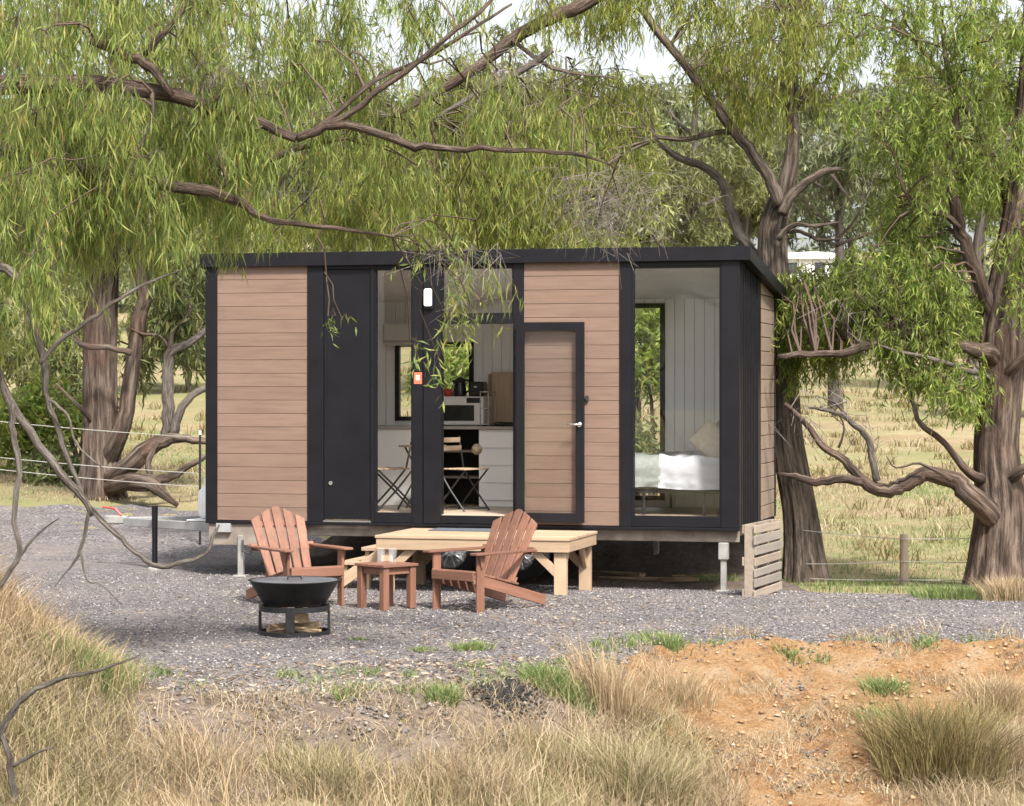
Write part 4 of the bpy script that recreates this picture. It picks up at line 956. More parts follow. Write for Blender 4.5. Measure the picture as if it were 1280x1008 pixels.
# ---- the overhanging willow-leaved tree, trunk just outside the left edge
fb = Vector((-6.3, 18.2, Hz(-6.3, 18.2) - 0.05))
T = Tree('willow_gum_tree', 'overhanging willow-leaved gum whose drooping branches fill the upper left', fb, M_barkF, M_leafF, 21)
T.limb([fb, fb + Vector((0.05, 0, 1.2)), fb + Vector((0.2, -0.1, 2.6)), fb + Vector((0.1, -0.2, 4.0)), fb + Vector((0.4, -0.1, 6.0)), fb + Vector((0.7, 0, 8.0))], [0.36, 0.28, 0.25, 0.22, 0.16, 0.08], 'trunk', 14, 0.05, None, 0.5)
tk = lambda z: fb + Vector((0.15, -0.15, z))
T.limb([tk(3.6), tk(4.0) + Vector((0.8, -0.5, 0.2))] + path([(-60, 112), (90, 106), (190, 114), (290, 142), (370, 173)], 16.7), [0.14, 0.11, 0.095, 0.075, 0.068, 0.05, 0.042])
T.limb(path([(370, 173), (420, 156), (470, 166), (510, 180), (550, 185), (620, 188), (715, 192), (760, 205)], 16.9), [0.04, 0.04, 0.038, 0.038, 0.032, 0.024, 0.018, 0.006], wob=0.3)
T.limb(path([(375, 172), (440, 140), (470, 115), (520, 80), (560, 45), (600, 15), (640, -30)], 16.9), [0.034, 0.03, 0.028, 0.026, 0.022, 0.018, 0.012])
T.limb(path([(385, 168), (420, 142), (470, 100), (540, 68), (600, 30), (640, 5)], 17.1), [0.026, 0.024, 0.022, 0.02, 0.016, 0.01])
T.limb([tk(3.0), tk(3.2) + Vector((0.9, -0.7, 0.15))] + path([(-50, 185), (60, 205), (120, 216), (200, 230), (280, 246), (330, 272), (375, 281), (430, 287), (490, 296)], 16.6), [0.12, 0.09, 0.075, 0.065, 0.06, 0.058, 0.05, 0.03, 0.024, 0.02, 0.01])
T.limb(path([(215, 120), (180, 80), (150, 66), (110, 48)], 16.6), [0.03, 0.045, 0.045, 0.036])
T.limb(path([(170, 78), (195, 50), (215, 30), (250, -20)], 16.8), [0.03, 0.03, 0.025, 0.02])
T.limb(path([(190, 116), (190, 150), (170, 190), (160, 225)], 16.5), [0.022, 0.018, 0.015, 0.01])
T.limb([tk(5.4)] + path([(-120, -90), (60, -60), (260, -50), (420, -60), (560, -50)], 17.5), [0.10, 0.08, 0.07, 0.055, 0.04, 0.02])
T.limb(path([(260, 245), (310, 215), (360, 190), (400, 180)], 17.2), [0.012, 0.03, 0.03, 0.02])
# dead grey branches low on the left
dl = lambda p, r, d=15.6: T.limb(path(p, d), [v * 0.8 for v in r], 'dead_branch', 8, 0.25, M_barkG, 0, False)
T.limb([tk(1.9), tk(2.0) + Vector((0.9, -0.9, 0.2))] + path([(-40, 450), (0, 478), (22, 520), (75, 590), (100, 618), (116, 645)], 15.6), [0.08, 0.05, 0.036, 0.029, 0.027, 0.027, 0.022, 0.018], 'dead_branch', 8, 0.2, M_barkG, 0, False)
dl([(108, 630), (145, 668), (170, 690), (196, 708), (225, 703), (256, 693), (268, 668), (274, 656)], [0.022, 0.02, 0.019, 0.021, 0.018, 0.015, 0.012, 0.006])
dl([(112, 636), (100, 688), (85, 712), (68, 734)], [0.017, 0.014, 0.009, 0.004])
dl([(100, 688), (110, 726), (125, 730), (152, 756)], [0.011, 0.008, 0.006, 0.003])
T.limb([tk(2.8), tk(2.9) + Vector((0.8, -0.8, 0.1))] + path([(-20, 330), (30, 372), (48, 425), (56, 462), (60, 500), (75, 545), (92, 590), (104, 622)], 15.8), [0.06, 0.042, 0.032, 0.027, 0.026, 0.024, 0.021, 0.018, 0.016, 0.012], 'dead_branch', 8, 0.2, M_barkG, 0, False)
dl([(50, 455), (70, 430), (105, 405), (140, 380), (175, 358), (232, 336)], [0.022, 0.02, 0.018, 0.016, 0.012, 0.004], 15.7)
dl([(14, 505), (16, 540), (24, 580), (18, 640), (24, 690), (8, 720), (-14, 760)], [0.026, 0.026, 0.024, 0.022, 0.022, 0.02, 0.012], 15.5)
dl([(12, 716), (30, 690), (50, 665), (74, 648)], [0.014, 0.012, 0.009, 0.004], 15.5)
dl([(62, 500), (85, 520), (95, 555), (128, 585)], [0.014, 0.012, 0.010, 0.004], 15.7)
kwF = dict(leaves=21, L=(0.07, 0.19), Wl=0.0095, hang=0.42, droop=1.0, spread=0.30, tr=0.006)
region(T, [(-40, 0, 330, 80, 16, 18.5, 16, 38), (-40, 80, 110, 330, 15.6, 18, 17, 34), (-20, 340, 90, 420, 15.4, 16.6, 4, 26),
           (100, 120, 330, 250, 16, 18.2, 17, 34), (100, 260, 250, 330, 16.5, 18.5, 5, 26), (230, 250, 330, 285, 17, 18.5, 3, 22), (330, 90, 480, 225, 17, 19, 9, 32), (340, 20, 480, 90, 17, 19, 3, 28),
           (30, 150, 140, 280, 15.8, 17.0, 7, 36)], strands=19, **kwF)
region(T, [(420, 15, 620, 60, 17, 18.6, 5, 24), (440, 130, 640, 250, 17.2, 19, 5, 26), (600, 120, 740, 220, 17.4, 19, 3, 26)], strands=15, **kwF)
# strands hanging in front of the cabin
region(T, [(560, 340, 610, 380, 17.4, 18.2, 2, 14)], strands=7, **{**kwF, 'hang': 0.55})
for px, py, n in ((565, 300, 6), (520, 320, 4), (512, 425, 4), (590, 385, 5), (568, 350, 6), (560, 400, 5), (545, 440, 3)):
    T.cluster(W(px, py, 17.6), (0.09, 0.1, 0.10), n, 7, (0.07, 0.13), 0.014, 0.22, 0.8, 0.6, True, 0.004)
T.twig(W(400, 250, 17), W(410, 395, 17), 0.009, 0.006, 6, 0.03)
T.twig(W(405, 340, 17), W(428, 400, 17), 0.006, 0.004, 3, 0.05)
T.cluster(W(420, 395, 17), (0.08, 0.05, 0.06), 5, 5, (0.06, 0.11), 0.013, 0.14, 0.8, 0.6, False, 0.003)
T.bare(W(560, 315, 17.6), (0.35, 0.2, 0.28), 24, 0.003, 0.28)
T.bare(W(735, 225, 18.2), (0.5, 0.3, 0.22), 30, 0.0028, 0.36)
T.bare(W(775, 250, 18.4), (0.45, 0.35, 0.30), 42, 0.0028, 0.34)
T.bare(W(745, 285, 18.3), (0.35, 0.3, 0.16), 20, 0.0026, 0.22)
T.bare(W(250, 80, 17), (0.5, 0.3, 0.3), 30, 0.004, 0.3)
T.bare(W(620, 90, 18), (0.7, 0.3, 0.3), 24, 0.003, 0.35)
T.finish()
# fallen dead stick in the front left grass
ds_ = thing('dead_stick', 'forked dead grey stick in the dry grass, bottom left corner', 'stick', W(8, 925, 13.8))
b_ = np.array(tuple(W(8, 925, 13.8)))
for p, r in (([(-14, 960), (0, 915), (35, 868), (80, 848), (130, 836), (174, 820)], [0.02, 0.022, 0.018, 0.014, 0.01, 0.004]), ([(2, 915), (12, 950), (17, 985), (16, 1004)], [0.018, 0.02, 0.02, 0.018]), ([(16, 958), (40, 944), (66, 934)], [0.012, 0.010, 0.005]), ([(12, 900), (24, 880), (20, 850)], [0.008, 0.007, 0.003])):
    V, F, P_, r_ = limb_mesh(path(p, 13.8), r, 7, 0.2); me = bpy.data.meshes.new('stick'); me.from_pydata([tuple(v) for v in V - b_], [], F); me.shade_smooth(); me.materials.append(M_barkG); set_bark(me, P_, 7, r_); link(bpy.data.objects.new('branch', me), ds_)

# ---- the leaning gum right behind the cabin
g0 = W(1008, 728, 28.0); g0.z = Hz(g0.x, g0.y) - 0.05
T = Tree('leaning_gum_tree', 'tall forked gum leaning beside the right end of the cabin', g0, M_barkS, M_leafM, 33)
T.limb([g0] + path([(1000, 640), (984, 545), (975, 430), (967, 340), (966, 290), (976, 250)], 28.0), [0.225, 0.19, 0.172, 0.168, 0.165, 0.155, 0.14], 'trunk', 84, 0.0, None, 0.22, k=14)
T.limb(path([(976, 262), (985, 215), (992, 170), (989, 130), (995, 60), (1010, -40)], 28), [0.13, 0.12, 0.10, 0.085, 0.07, 0.05], 'limb', 12, 0.06)
T.limb(path([(975, 258), (962, 222), (940, 192), (915, 160), (880, 112), (845, 68), (815, 30), (790, -10)], 27.8), [0.10, 0.09, 0.085, 0.08, 0.07, 0.065, 0.06, 0.05], 'limb', 10, 0.1)
T.limb(path([(978, 268), (990, 245), (1008, 228), (1030, 215), (1052, 212)], 27.6), [0.08, 0.075, 0.065, 0.055, 0.03], 'limb', 9, 0.12)
T.limb(path([(1040, 218), (1052, 235), (1066, 255)], 27.6), [0.03, 0.025, 0.012], 'limb', 7)
T.limb(path([(972, 300), (990, 282), (1020, 282), (1050, 278)], 27.6), [0.05, 0.035, 0.028, 0.014], 'limb', 7)
T.limb(path([(975, 290), (1000, 290), (1025, 300), (1050, 299)], 27.7), [0.04, 0.03, 0.025, 0.012], 'limb', 7)
T.limb(path([(968, 345), (945, 322), (920, 285), (910, 250), (898, 222), (875, 206), (845, 196), (820, 176)], 28.3), [0.13, 0.085, 0.075, 0.07, 0.065, 0.06, 0.05, 0.035], 'limb', 9, 0.1, M_barkG)
T.limb(path([(925, 168), (900, 165), (860, 174), (822, 172)], 27.9), [0.05, 0.04, 0.04, 0.032], 'limb', 8, 0.1)
T.limb(path([(989, 140), (1010, 115), (1040, 70), (1060, 30)], 28.1), [0.05, 0.04, 0.03, 0.02], 'limb', 7)
# the long limb arching forward over the cabin roof
T.limb(path([(995, 60, 28), (985, -90, 28), (900, -120, 27.8), (810, -50, 27.6), (740, 0, 27.5), (690, 22, 27.5), (640, 50, 27.5), (600, 82, 27.5), (560, 108, 27.5), (520, 130, 27.5), (490, 145, 27.5)], 24), [0.10, 0.10, 0.10, 0.10, 0.10, 0.10, 0.095, 0.085, 0.07, 0.05, 0.03], 'limb', 10, 0.1, M_barkF)
T.limb(path([(690, 62), (650, 90), (610, 110), (575, 130), (540, 150)], 27.3), [0.055, 0.05, 0.045, 0.035, 0.02], 'limb', 8, 0.15, M_barkG)
T.limb(path([(640, 50), (690, 85), (770, 98)], 27.4), [0.035, 0.03, 0.01], 'limb', 7, 0.15)
kwM = dict(leaves=19, L=(0.07, 0.20), Wl=0.014, hang=0.5, droop=1.0, spread=0.34, tr=0.009)
region(T, [(860, -10, 1070, 60, 26.6, 29, 14, 34), (880, 60, 1060, 125, 26.8, 28.5, 12, 30), (780, -10, 860, 40, 27.2, 29, 3, 24), (900, 125, 960, 150, 27, 28, 2, 20)], strands=20, **kwM)
region(T, [(680, 0, 800, 40, 27.2, 29, 5, 26), (560, 110, 800, 225, 27.2, 29.5, 22, 34), (480, 150, 640, 310, 27.4, 29.5, 17, 34), (610, 230, 720, 320, 27.4, 29.5, 11, 30), (400, 190, 520, 310, 27.4, 29.5, 11, 32), (270, 250, 420, 320, 29, 30.5, 7, 30)], strands=20, **kwM)
T.finish()

# ---- the big rough-barked gum on the right
g0 = W(1246, 738, 26.6); g0.z = Hz(g0.x, g0.y) - 0.05
T = Tree('rough_barked_gum', 'big rough-barked gum with low sweeping limb at the right edge', g0, M_barkR, M_leafR, 45)
T.limb([g0] + path([(1247, 690), (1250, 630), (1244, 560), (1250, 480), (1252, 420), (1258, 360), (1266, 300), (1278, 210), (1285, 100), (1290, -30)], 26.6), [0.33, 0.295, 0.27, 0.235, 0.235, 0.235, 0.20, 0.16, 0.13, 0.10, 0.07], 'trunk', 92, 0.0, None, 0.25, k=10)
T.limb(path([(1249, 420, 26.62), (1228, 360), (1212, 320), (1198, 280), (1190, 230), (1188, 195), (1195, 140), (1180, 60)], 26.5), [0.13, 0.10, 0.09, 0.085, 0.075, 0.06, 0.05, 0.03], 'limb', 10)
T.limb(path([(1200, 285), (1180, 268), (1150, 262), (1130, 235), (1120, 200)], 26.4), [0.05, 0.04, 0.035, 0.025, 0.012], 'limb', 8)
T.limb(path([(1249, 450, 26.62), (1225, 440), (1190, 432), (1165, 425), (1140, 416), (1115, 422), (1085, 432), (1050, 442), (1010, 442), (972, 446)], 26.3), [0.22, 0.11, 0.07, 0.065, 0.065, 0.06, 0.06, 0.05, 0.045, 0.035], 'limb', 9, 0.2)
T.limb(path([(1249, 475, 26.62), (1215, 465), (1170, 450), (1125, 440), (1100, 432)], 26.1), [0.04, 0.035, 0.03, 0.025, 0.012], 'limb', 7, 0.05, M_barkG)
T.limb(path([(1249, 655, 26.62), (1218, 624), (1196, 603), (1165, 592), (1140, 600), (1118, 612), (1092, 610), (1072, 595), (1052, 572), (1030, 560), (1008, 530), (980, 505)], 26.2), [0.19, 0.15, 0.125, 0.112, 0.105, 0.105, 0.09, 0.07, 0.055, 0.05, 0.04, 0.03], 'limb', 11, 0.14)
T.limb(path([(1078, 602), (1050, 598), (1020, 603), (995, 596), (972, 592)], 26.1), [0.06, 0.06, 0.055, 0.04, 0.02], 'limb', 8, 0.15)
T.limb(path([(1096, 602), (1090, 570), (1084, 548), (1065, 528), (1045, 516), (1010, 510)], 26.2), [0.055, 0.05, 0.045, 0.04, 0.03, 0.014], 'limb', 8, 0.15, M_barkG)
T.limb(path([(1060, 525), (1045, 505), (1020, 495)], 26.2), [0.025, 0.018, 0.008], 'limb', 6, 0.15, M_barkG)
T.limb(path([(1048, 560), (1055, 540), (1050, 520), (1030, 500)], 26.2), [0.02, 0.016, 0.012, 0.005], 'limb', 6, 0.15)
T.limb(path([(1249, 610, 26.62), (1210, 590), (1190, 565), (1170, 545), (1150, 530), (1140, 500), (1132, 470)], 26.3), [0.10, 0.06, 0.05, 0.045, 0.04, 0.03, 0.02], 'limb', 8)
T.limb(path([(1249, 610, 26.62), (1275, 590), (1300, 575), (1340, 540)], 26.3), [0.10, 0.08, 0.07, 0.05], 'limb', 8)
T.limb(path([(1249, 480, 26.62), (1272, 455), (1300, 430), (1340, 400)], 26.3), [0.10, 0.08, 0.06, 0.04], 'limb', 8)
T.limb(path([(1268, 290), (1240, 200), (1200, 120), (1150, 60)], 26.9), [0.08, 0.06, 0.05, 0.03], 'limb', 8)
T.limb(path([(1190, 600), (1150, 580), (1120, 585), (1108, 570)], 26.0), [0.03, 0.02, 0.014, 0.006], 'limb', 6)
kwR = dict(leaves=22, L=(0.06, 0.15), Wl=0.015, hang=0.36, droop=0.9, spread=0.5, tr=0.009)
region(T, [(1070, 0, 1300, 90, 25.8, 28, 17, 36), (1160, 80, 1300, 180, 25.8, 28, 11, 36), (1070, 130, 1180, 210, 26, 27.6, 8, 32), (1150, 180, 1300, 260, 25.8, 27.6, 11, 34), (1110, 290, 1190, 360, 26.6, 27.4, 6, 30), (1265, 280, 1330, 400, 25.6, 26.2, 4, 32),
           (985, 375, 1100, 440, 27.0, 27.9, 19, 30), (1050, 345, 1110, 390, 26.4, 27.4, 6, 28), (965, 352, 1060, 395, 27.6, 28.6, 12, 26), (1090, 330, 1200, 440, 25.9, 27.0, 18, 32), (1080, 250, 1150, 330, 26.6, 27.6, 6, 30), (1100, 440, 1190, 490, 25.9, 26.8, 6, 24), (975, 430, 1060, 470, 27, 27.8, 4, 20),
           (1180, 470, 1235, 520, 25.9, 26.4, 3, 24), (1150, 480, 1200, 500, 26, 26.4, 2, 20), (1190, 380, 1240, 440, 26.8, 27.6, 4, 30)], strands=17, **kwR)
T.bare(W(1100, 380, 26.5), (0.6, 0.3, 0.4), 20, 0.006, 0.4); T.bare(W(1040, 520, 26.2), (0.5, 0.3, 0.3), 14, 0.006, 0.3)
T.finish()

# ---- old gum on the left beyond the road
g0 = W(128, 625, 36.0); g0.z = Hz(g0.x, g0.y) - 0.08
T = Tree('old_left_gum', 'old brown gum with two stems and fallen limbs left of the cabin', g0, M_barkL, M_leafL, 57)
T.limb([g0] + path([(127, 560), (126, 500), (126, 430), (128, 360), (134, 280), (140, 180), (150, 60), (160, -60)], 36), [0.31, 0.265, 0.255, 0.25, 0.245, 0.235, 0.2, 0.16, 0.12], 'trunk', 72, 0.0, None, 0.3, k=9)
T.limb(path([(128, 590, 36.0), (150, 545), (160, 500), (168, 440), (176, 390), (180, 370), (172, 330), (160, 290), (145, 255), (120, 200)], 35.7), [0.2, 0.17, 0.15, 0.14, 0.135, 0.13, 0.12, 0.10, 0.08, 0.05], 'limb', 11, 0.08)
T.limb(path([(178, 372), (188, 330), (192, 290), (205, 240)], 35.8), [0.08, 0.06, 0.05, 0.03], 'limb', 8)
T.limb(path([(165, 442), (135, 434), (105, 432), (90, 420), (65, 402), (45, 395)], 35.2), [0.06, 0.055, 0.055, 0.05, 0.04, 0.025], 'limb', 8)
T.limb(path([(128, 605, 36.0), (158, 585), (178, 565), (205, 550), (225, 548), (262, 553)], 35.4), [0.17, 0.17, 0.17, 0.13, 0.08, 0.06], 'limb', 11, 0.1)
T.limb(path([(128, 612, 36.0), (165, 600), (190, 600), (215, 595), (240, 580), (262, 568)], 35.0), [0.13, 0.13, 0.11, 0.08, 0.06, 0.045], 'limb', 10, 0.12)
T.limb(path([(128, 610, 36.0), (180, 605), (200, 615), (222, 632)], 34.8), [0.14, 0.16, 0.10, 0.04], 'limb', 10, 0.12)
T.limb(path([(198, 552), (185, 580), (192, 606), (200, 618)], 35.0), [0.05, 0.06, 0.06, 0.04], 'limb', 8, 0.12)
T.limb(path([(209, 552), (210, 510), (210, 460), (213, 440), (232, 432), (255, 415), (275, 400)], 35.6), [0.13, 0.115, 0.105, 0.10, 0.075, 0.06, 0.04], 'limb', 9, 0.1, M_barkG)
T.limb(path([(212, 442), (216, 415), (230, 400), (240, 385)], 35.6), [0.07, 0.05, 0.04, 0.02], 'limb', 8, 0.1)
T.limb(path([(215, 545), (225, 515), (240, 495), (268, 480)], 35.5), [0.10, 0.08, 0.07, 0.05], 'limb', 8, 0.1, M_barkG)
T.limb(path([(214, 440), (200, 420), (180, 418), (160, 410)], 35.6), [0.04, 0.03, 0.03, 0.015], 'limb', 7, 0.1)
T.limb(path([(128, 540, 36.0), (100, 510), (80, 490), (70, 480)], 35.6), [0.06, 0.045, 0.03, 0.02], 'limb', 7, 0.1)
kwL = dict(leaves=11, L=(0.16, 0.27), Wl=0.035, hang=0.6, droop=0.9, spread=0.5, tr=0.012)
region(T, [(-30, 200, 270, 330, 34.5, 38, 22, 36), (40, -20, 300, 200, 34.5, 38, 18, 40), (190, 340, 290, 440, 35.4, 37, 9, 26), (150, 420, 260, 470, 35.6, 37, 2, 16)], strands=20, **kwL)
T.finish()
# shrubs on the left
for lab, cx, cy, rx, ry, d, n, sd_ in (('dark green bush at the left edge behind the dead branches', 45, 530, 58, 70, 40, 26, 3), ('loose olive bush between the dead branches and the old gum', 100, 480, 40, 60, 42, 14, 4), ('tall leafy bush against the left edge of the photo', -20, 430, 50, 80, 41, 16, 5), ('pale olive bush under the old gum, above the road', 85, 585, 45, 26, 38.5, 9, 6), ('bright leafy bush seen through the top of the right window', 812, 420, 45, 55, 38, 22, 7), ('low bush seen through the bottom of the right window', 800, 560, 40, 28, 35, 12, 8), ('leafy bush seen through the kitchen window', 560, 455, 45, 45, 40, 14, 9)):
    gz = Hz((cx - CX) * d / FPX, d); b_ = Vector(((cx - CX) * d / FPX, d, gz - 0.03))
    T = Tree('leafy_bush', lab, b_, M_barkL, M_leafR if sd_ in (3, 7, 9) else M_leafL, 60 + sd_, 'bush', 'bushes around the cabin')
    for k in range(4):
        e = W(cx + rnd.uniform(-.6, .6) * rx, cy + rnd.uniform(-.3, .3) * ry, d); T.limb([b_, (b_ + e) / 2 + Vector((rnd.uniform(-.2, .2), 0, .1)), e], [0.05, 0.035, 0.015], 'stem', 6)
    for k in range(n):
        a = T.r.normal(size=3); a = a / np.linalg.norm(a) * T.r.random()**0.4
        p = W(cx + a[0] * rx, cy + a[2] * ry, d + a[1] * 1.0); p.z = max(p.z, Hz(p.x, p.y) + 0.25)
        T.cluster(p, (0.35, 0.35, 0.3), 16, 10, (0.12, 0.22), 0.045, 0.3, 0.6, 0.8, True, 0.01)
    T.finish()

# ------------------------------------------------------------------ background gums and the far wood
def bg_tree(name, label, px, d, top, wpx, seed, leaf, group='gums on the hillside behind the cabin', fork=3, crown0=0.35, dens=1.0):
    x = (px - CX) * d / FPX; gz = Hz(x, d); b = Vector((x, d, gz - 0.1)); zt = CAMZ - (top - HY) * d / FPX; h = zt - gz; w = wpx * d / FPX
    T = Tree(name, label, b, M_barkB, leaf, seed, 'tree', group); r = T.r
    lean = r.uniform(-0.08, 0.08)
    tr = [b + Vector((lean * h * t + r.normal() * 0.12, r.normal() * 0.12, h * t * 0.92)) for t in (0, .2, .42, .65, .85, 1)]
    T.limb(tr, [h * .022, h * .017, h * .015, h * .011, h * .007, h * .003], 'trunk', 8, 0.05, None, 0.2)
    for k in range(fork * 2):
        t = r.uniform(crown0 * 0.8, 0.8); p = b + Vector((lean * h * t, 0, h * t * 0.92)); a = r.uniform(0, 6.28); l_ = w * 0.5 * r.uniform(0.6, 1.0)
        e = p + Vector((math.cos(a) * l_, math.sin(a) * l_, l_ * r.uniform(0.5, 1.1))); T.limb([p, (p + e) / 2 + Vector((0, 0, -0.1 * l_)), e], [h * .008, h * .006, h * .002], 'limb', 6, 0.1)
    n = int(26 * dens)
    for k in range(n):
        u = unit(r.normal(size=3)) * r.random()**0.35
        t = crown0 + (1 - crown0) * (0.5 + 0.5 * u[2]); sc = math.sqrt(max(0.05, 1 - (abs(t - (crown0 + 1) / 2) / ((1 - crown0) / 2))**2)) * 0.5 + 0.5
        c = b + Vector((lean * h * t + u[0] * w / 2 * sc, u[1] * w / 2 * sc, h * t))
        cr = w * 0.13 * r.uniform(0.8, 1.5)
        T.cluster(c, (cr, cr, cr * 0.75), 26, 9, (0.003 * d, 0.0055 * d), 0.00075 * d, cr * 0.7, 0.8, 0.6, True, 0.01)
    return T.finish()
bgs = [('grey-green gum rising above the left third of the roof', 330, 70, 0, 210, 0, .35), ('broad pale gum behind the middle of the roof', 575, 60, 50, 260, 2, .3), ('tall olive gum filling the gap left of the arching limb', 450, 88, 0, 220, 1, .3),
       ('yellow-green gum behind the bare hanging twigs', 735, 66, 45, 220, 2, .3), ('dusky gum between the dead limb and the bare twigs', 850, 84, 20, 200, 1, .3), ('dark gum showing through the fork of the leaning gum', 1040, 75, 90, 190, 0, .60),
       ('gum behind the big rough-barked gum at the right edge', 1215, 84, -10, 230, 1, .4), ('slim gum just left of the leaning gum', 925, 98, 70, 130, 1, .4), ('hillside gum beyond the old gum at far left', 40, 78, 30, 230, 1, .35),
       ('olive gum behind the old left gum', 215, 96, 20, 210, 2, .35), ('pale hillside gum above the white shed', 1120, 110, 60, 150, 2, .4), ('pale gum between the arching limb and the roof', 655, 92, 30, 200, 1, .3), ('bushy low-crowned gum left of the cabin, beyond the fence', 235, 62, 300, 150, 1, .12), ('bushy gum far left between the dead branches', 75, 58, 300, 170, 1, .12), ('low-crowned gum far right behind the rough-barked trunk', 1290, 70, 240, 150, 2, .2)]
for i, (lab, px, d, top, wpx, li, c0) in enumerate(bgs):
    bg_tree('background_gum', lab, px, d, top, wpx, 100 + i, M_leafB[li], crown0=c0, dens=1.6)
# undergrowth bushes on the slope behind the roof line
# far wood as one mass
fwv, fwf, twv, twf = [], [], [], []; o0 = 0; o1 = 0
fr = np.random.default_rng(5)
for k in range(46):
    px = -220 + 1720 * (k + fr.random()) / 46; d = fr.uniform(118, 190); d = fr.uniform(172, 200) if abs(px - 1012) < 75 else d; x = (px - CX) * d / FPX; gz = Hz(x, d); top = fr.uniform(60, 180); h = max(6, CAMZ - (top - HY) * d / FPX - gz); w = fr.uniform(70, 120) * d / FPX
    V, F, P_, r_ = limb_mesh([(x, d, gz - 0.2), (x + fr.normal() * .3, d, gz + h * .4), (x + fr.normal() * .6, d, gz + h * .9)], [0.28, 0.2, 0.05], 6, 0.05, fr)
    F4 = np.array([q for q in F if len(q) == 4]); twv.append(V); twf.append(F4 + o1); o1 += len(V)
    nc = 30; u = unit(fr.normal(size=(nc, 3))) * fr.random((nc, 1))**0.35
    C = np.array([x, d, gz + h * 0.62]) + u * np.array([w / 2, w / 2, h * 0.36]); C[22:, 2] = gz + fr.uniform(0.3, 2.0, 8); C[22:, 0] = x + fr.normal(size=8) * w * 0.6
    m = 110; P = (C[:, None, :] + fr.normal(size=(nc, m, 3)) * np.array([w * .085, w * .085, h * .045])).reshape(-1, 3)
    D = unit(fr.normal(size=P.shape) * 0.7 + np.array([0, 0, -0.7])); V, F = leaf_mesh(P, D, fr.uniform(0.45, 0.95, len(P)), fr.uniform(0.13, 0.26, len(P)), fr)
    fwv.append(V); fwf.append(F + o0); o0 += len(V)
wood_o = bigmesh('far_wood', np.vstack(fwv), np.vstack(fwf), M_leafB[0]); tag(wood_o, 'distant grey-green eucalypt wood along the hilltop', 'wood', None, 'stuff')
wt = bigmesh('wood_trunks', np.vstack(twv), np.vstack(twf), M_barkB, wood_o); tag(wt, kind='stuff')
# white shed up the hill
sh_d = 165.0; shx = (1012 - CX) * sh_d / FPX; shz = Hz(shx, sh_d); ztop = CAMZ - (313 - HY) * sh_d / FPX
sh = thing('white_shed', 'small white roofed building far up the hill behind the trees', 'shed', (shx, sh_d, shz - 0.1), R(-8)); hh = max(2.4, ztop - shz)
box('wall', M_shed, sh, -1.9, 1.9, 0, 3, 0, hh - 0.5, 0); MB().prism([(-2.1, hh - 0.5), (2.1, hh - 0.5), (2.0, hh - 0.15), (0.4, hh), (-2.0, hh - 0.1)], 1, -0.3, 3.3).build('roof', M_shed, sh)
for x in (-1.2, 0.7): box('window', M_win, sh, x - 0.35, x + 0.35, -0.03, 0.0, hh - 1.5, hh - 0.75, 0)

# ------------------------------------------------------------------ fences
def wire(parent, a, b, sag, base):
    P = [a.lerp(b, t) - Vector((0, 0, sag * 4 * t * (1 - t))) - base for t in np.linspace(0, 1, 9)]
    return MB().tube(P, [0.005] * 9, 5).build('wire', M_wire, parent)
fp_ = W(1130, 741, 27.2); fp_.z = Hz(fp_.x, fp_.y)
fn = thing('wire_fence', 'wire fence with one grey timber post right of the cabin', 'fence', fp_)
zt = CAMZ - (668 - HY) * 27.2 / FPX
MB().tube([(0, 0, -0.1), (0.004, 0, (zt - fp_.z) * .5), (0, 0, zt - fp_.z)], [0.05, 0.048, 0.045], 9).build('post', M_post, fn)
pl0, pr0 = W(985, 660, 27.75), W(1330, 690, 27.2)
for y0, y1, y2 in ((662, 674, 668), (704, 702, 702), (722, 725, 722)):
    a, b, c = W(1004, y0 + 1, 27.80), W(1130, y1, 27.14), W(1400, y2, 27.2)
    wire(fn, a, b, 0.01, fp_); wire(fn, b, c, 0.015, fp_)
lp = W(250, 680, 31.0); lp.z = Hz(lp.x, lp.y)
fl_ = thing('picket_fence_wires', 'wire fence on a thin steel picket left of the cabin', 'fence', lp)
zt = CAMZ - (543 - HY) * 31 / FPX
MB().tube([(0, 0, -0.1), (0, 0, zt - lp.z)], [0.016, 0.016], 6).build('post', M_darksteel, fl_)
MB().tube([(0, 0, zt - lp.z - 0.01), (0, 0, zt - lp.z + 0.05)], [0.02, 0.02], 8).build('post_cap', M_gas, fl_)
for ya, yb in ((524, 547), (569, 592), (583, 609)): wire(fl_, W(-120, ya - 10, 31.4), W(250, yb, 31.0), 0.03, lp)

# ------------------------------------------------------------------ ground cover
def blades(name, P, h, w, mat, lean=0.5, parent=None, r=rng, dirs=None):
    n = len(P); a = r.random(n) * 2 * np.pi; side = np.column_stack([np.cos(a), np.sin(a), np.zeros(n)])
    b = r.random(n) * 2 * np.pi; ln = np.column_stack([np.cos(b), np.sin(b), np.zeros(n)]) * (lean * (0.2 + r.random(n)))[:, None]
    if dirs is not None: ln = ln * 0.6 + dirs
    h = h[:, None]; w = np.asarray(w).reshape(-1, 1) * np.ones((n, 1)); up = np.array([0, 0, 1.0])
    m = P + up * h * 0.55 + ln * h * 0.30; tip = P + up * h * 0.92 + ln * h
    V = np.stack([P - side * w / 2, P + side * w / 2, m - side * w * .4, m + side * w * .4, tip], 1).reshape(-1, 3)
    i = np.arange(n)[:, None] * 5; F = np.concatenate([i + np.array([[0, 1, 3]]), i + np.array([[0, 3, 2]]), i + np.array([[2, 3, 4]])])
    return bigmesh(name, V, F, mat, parent)
def in_clay(x, y): return (x > 0.95) & (y > np.interp(x, [0.75, 1.2, 1.6, 2.5, 2.9, 3.4, 9], [18.6, 17.4, 15.6, 13.6, 17.0, 17.9, 18.1]) + 1.1 * fbm(x * 3, y * 3)) & (y < edge_y(x) + 0.3)
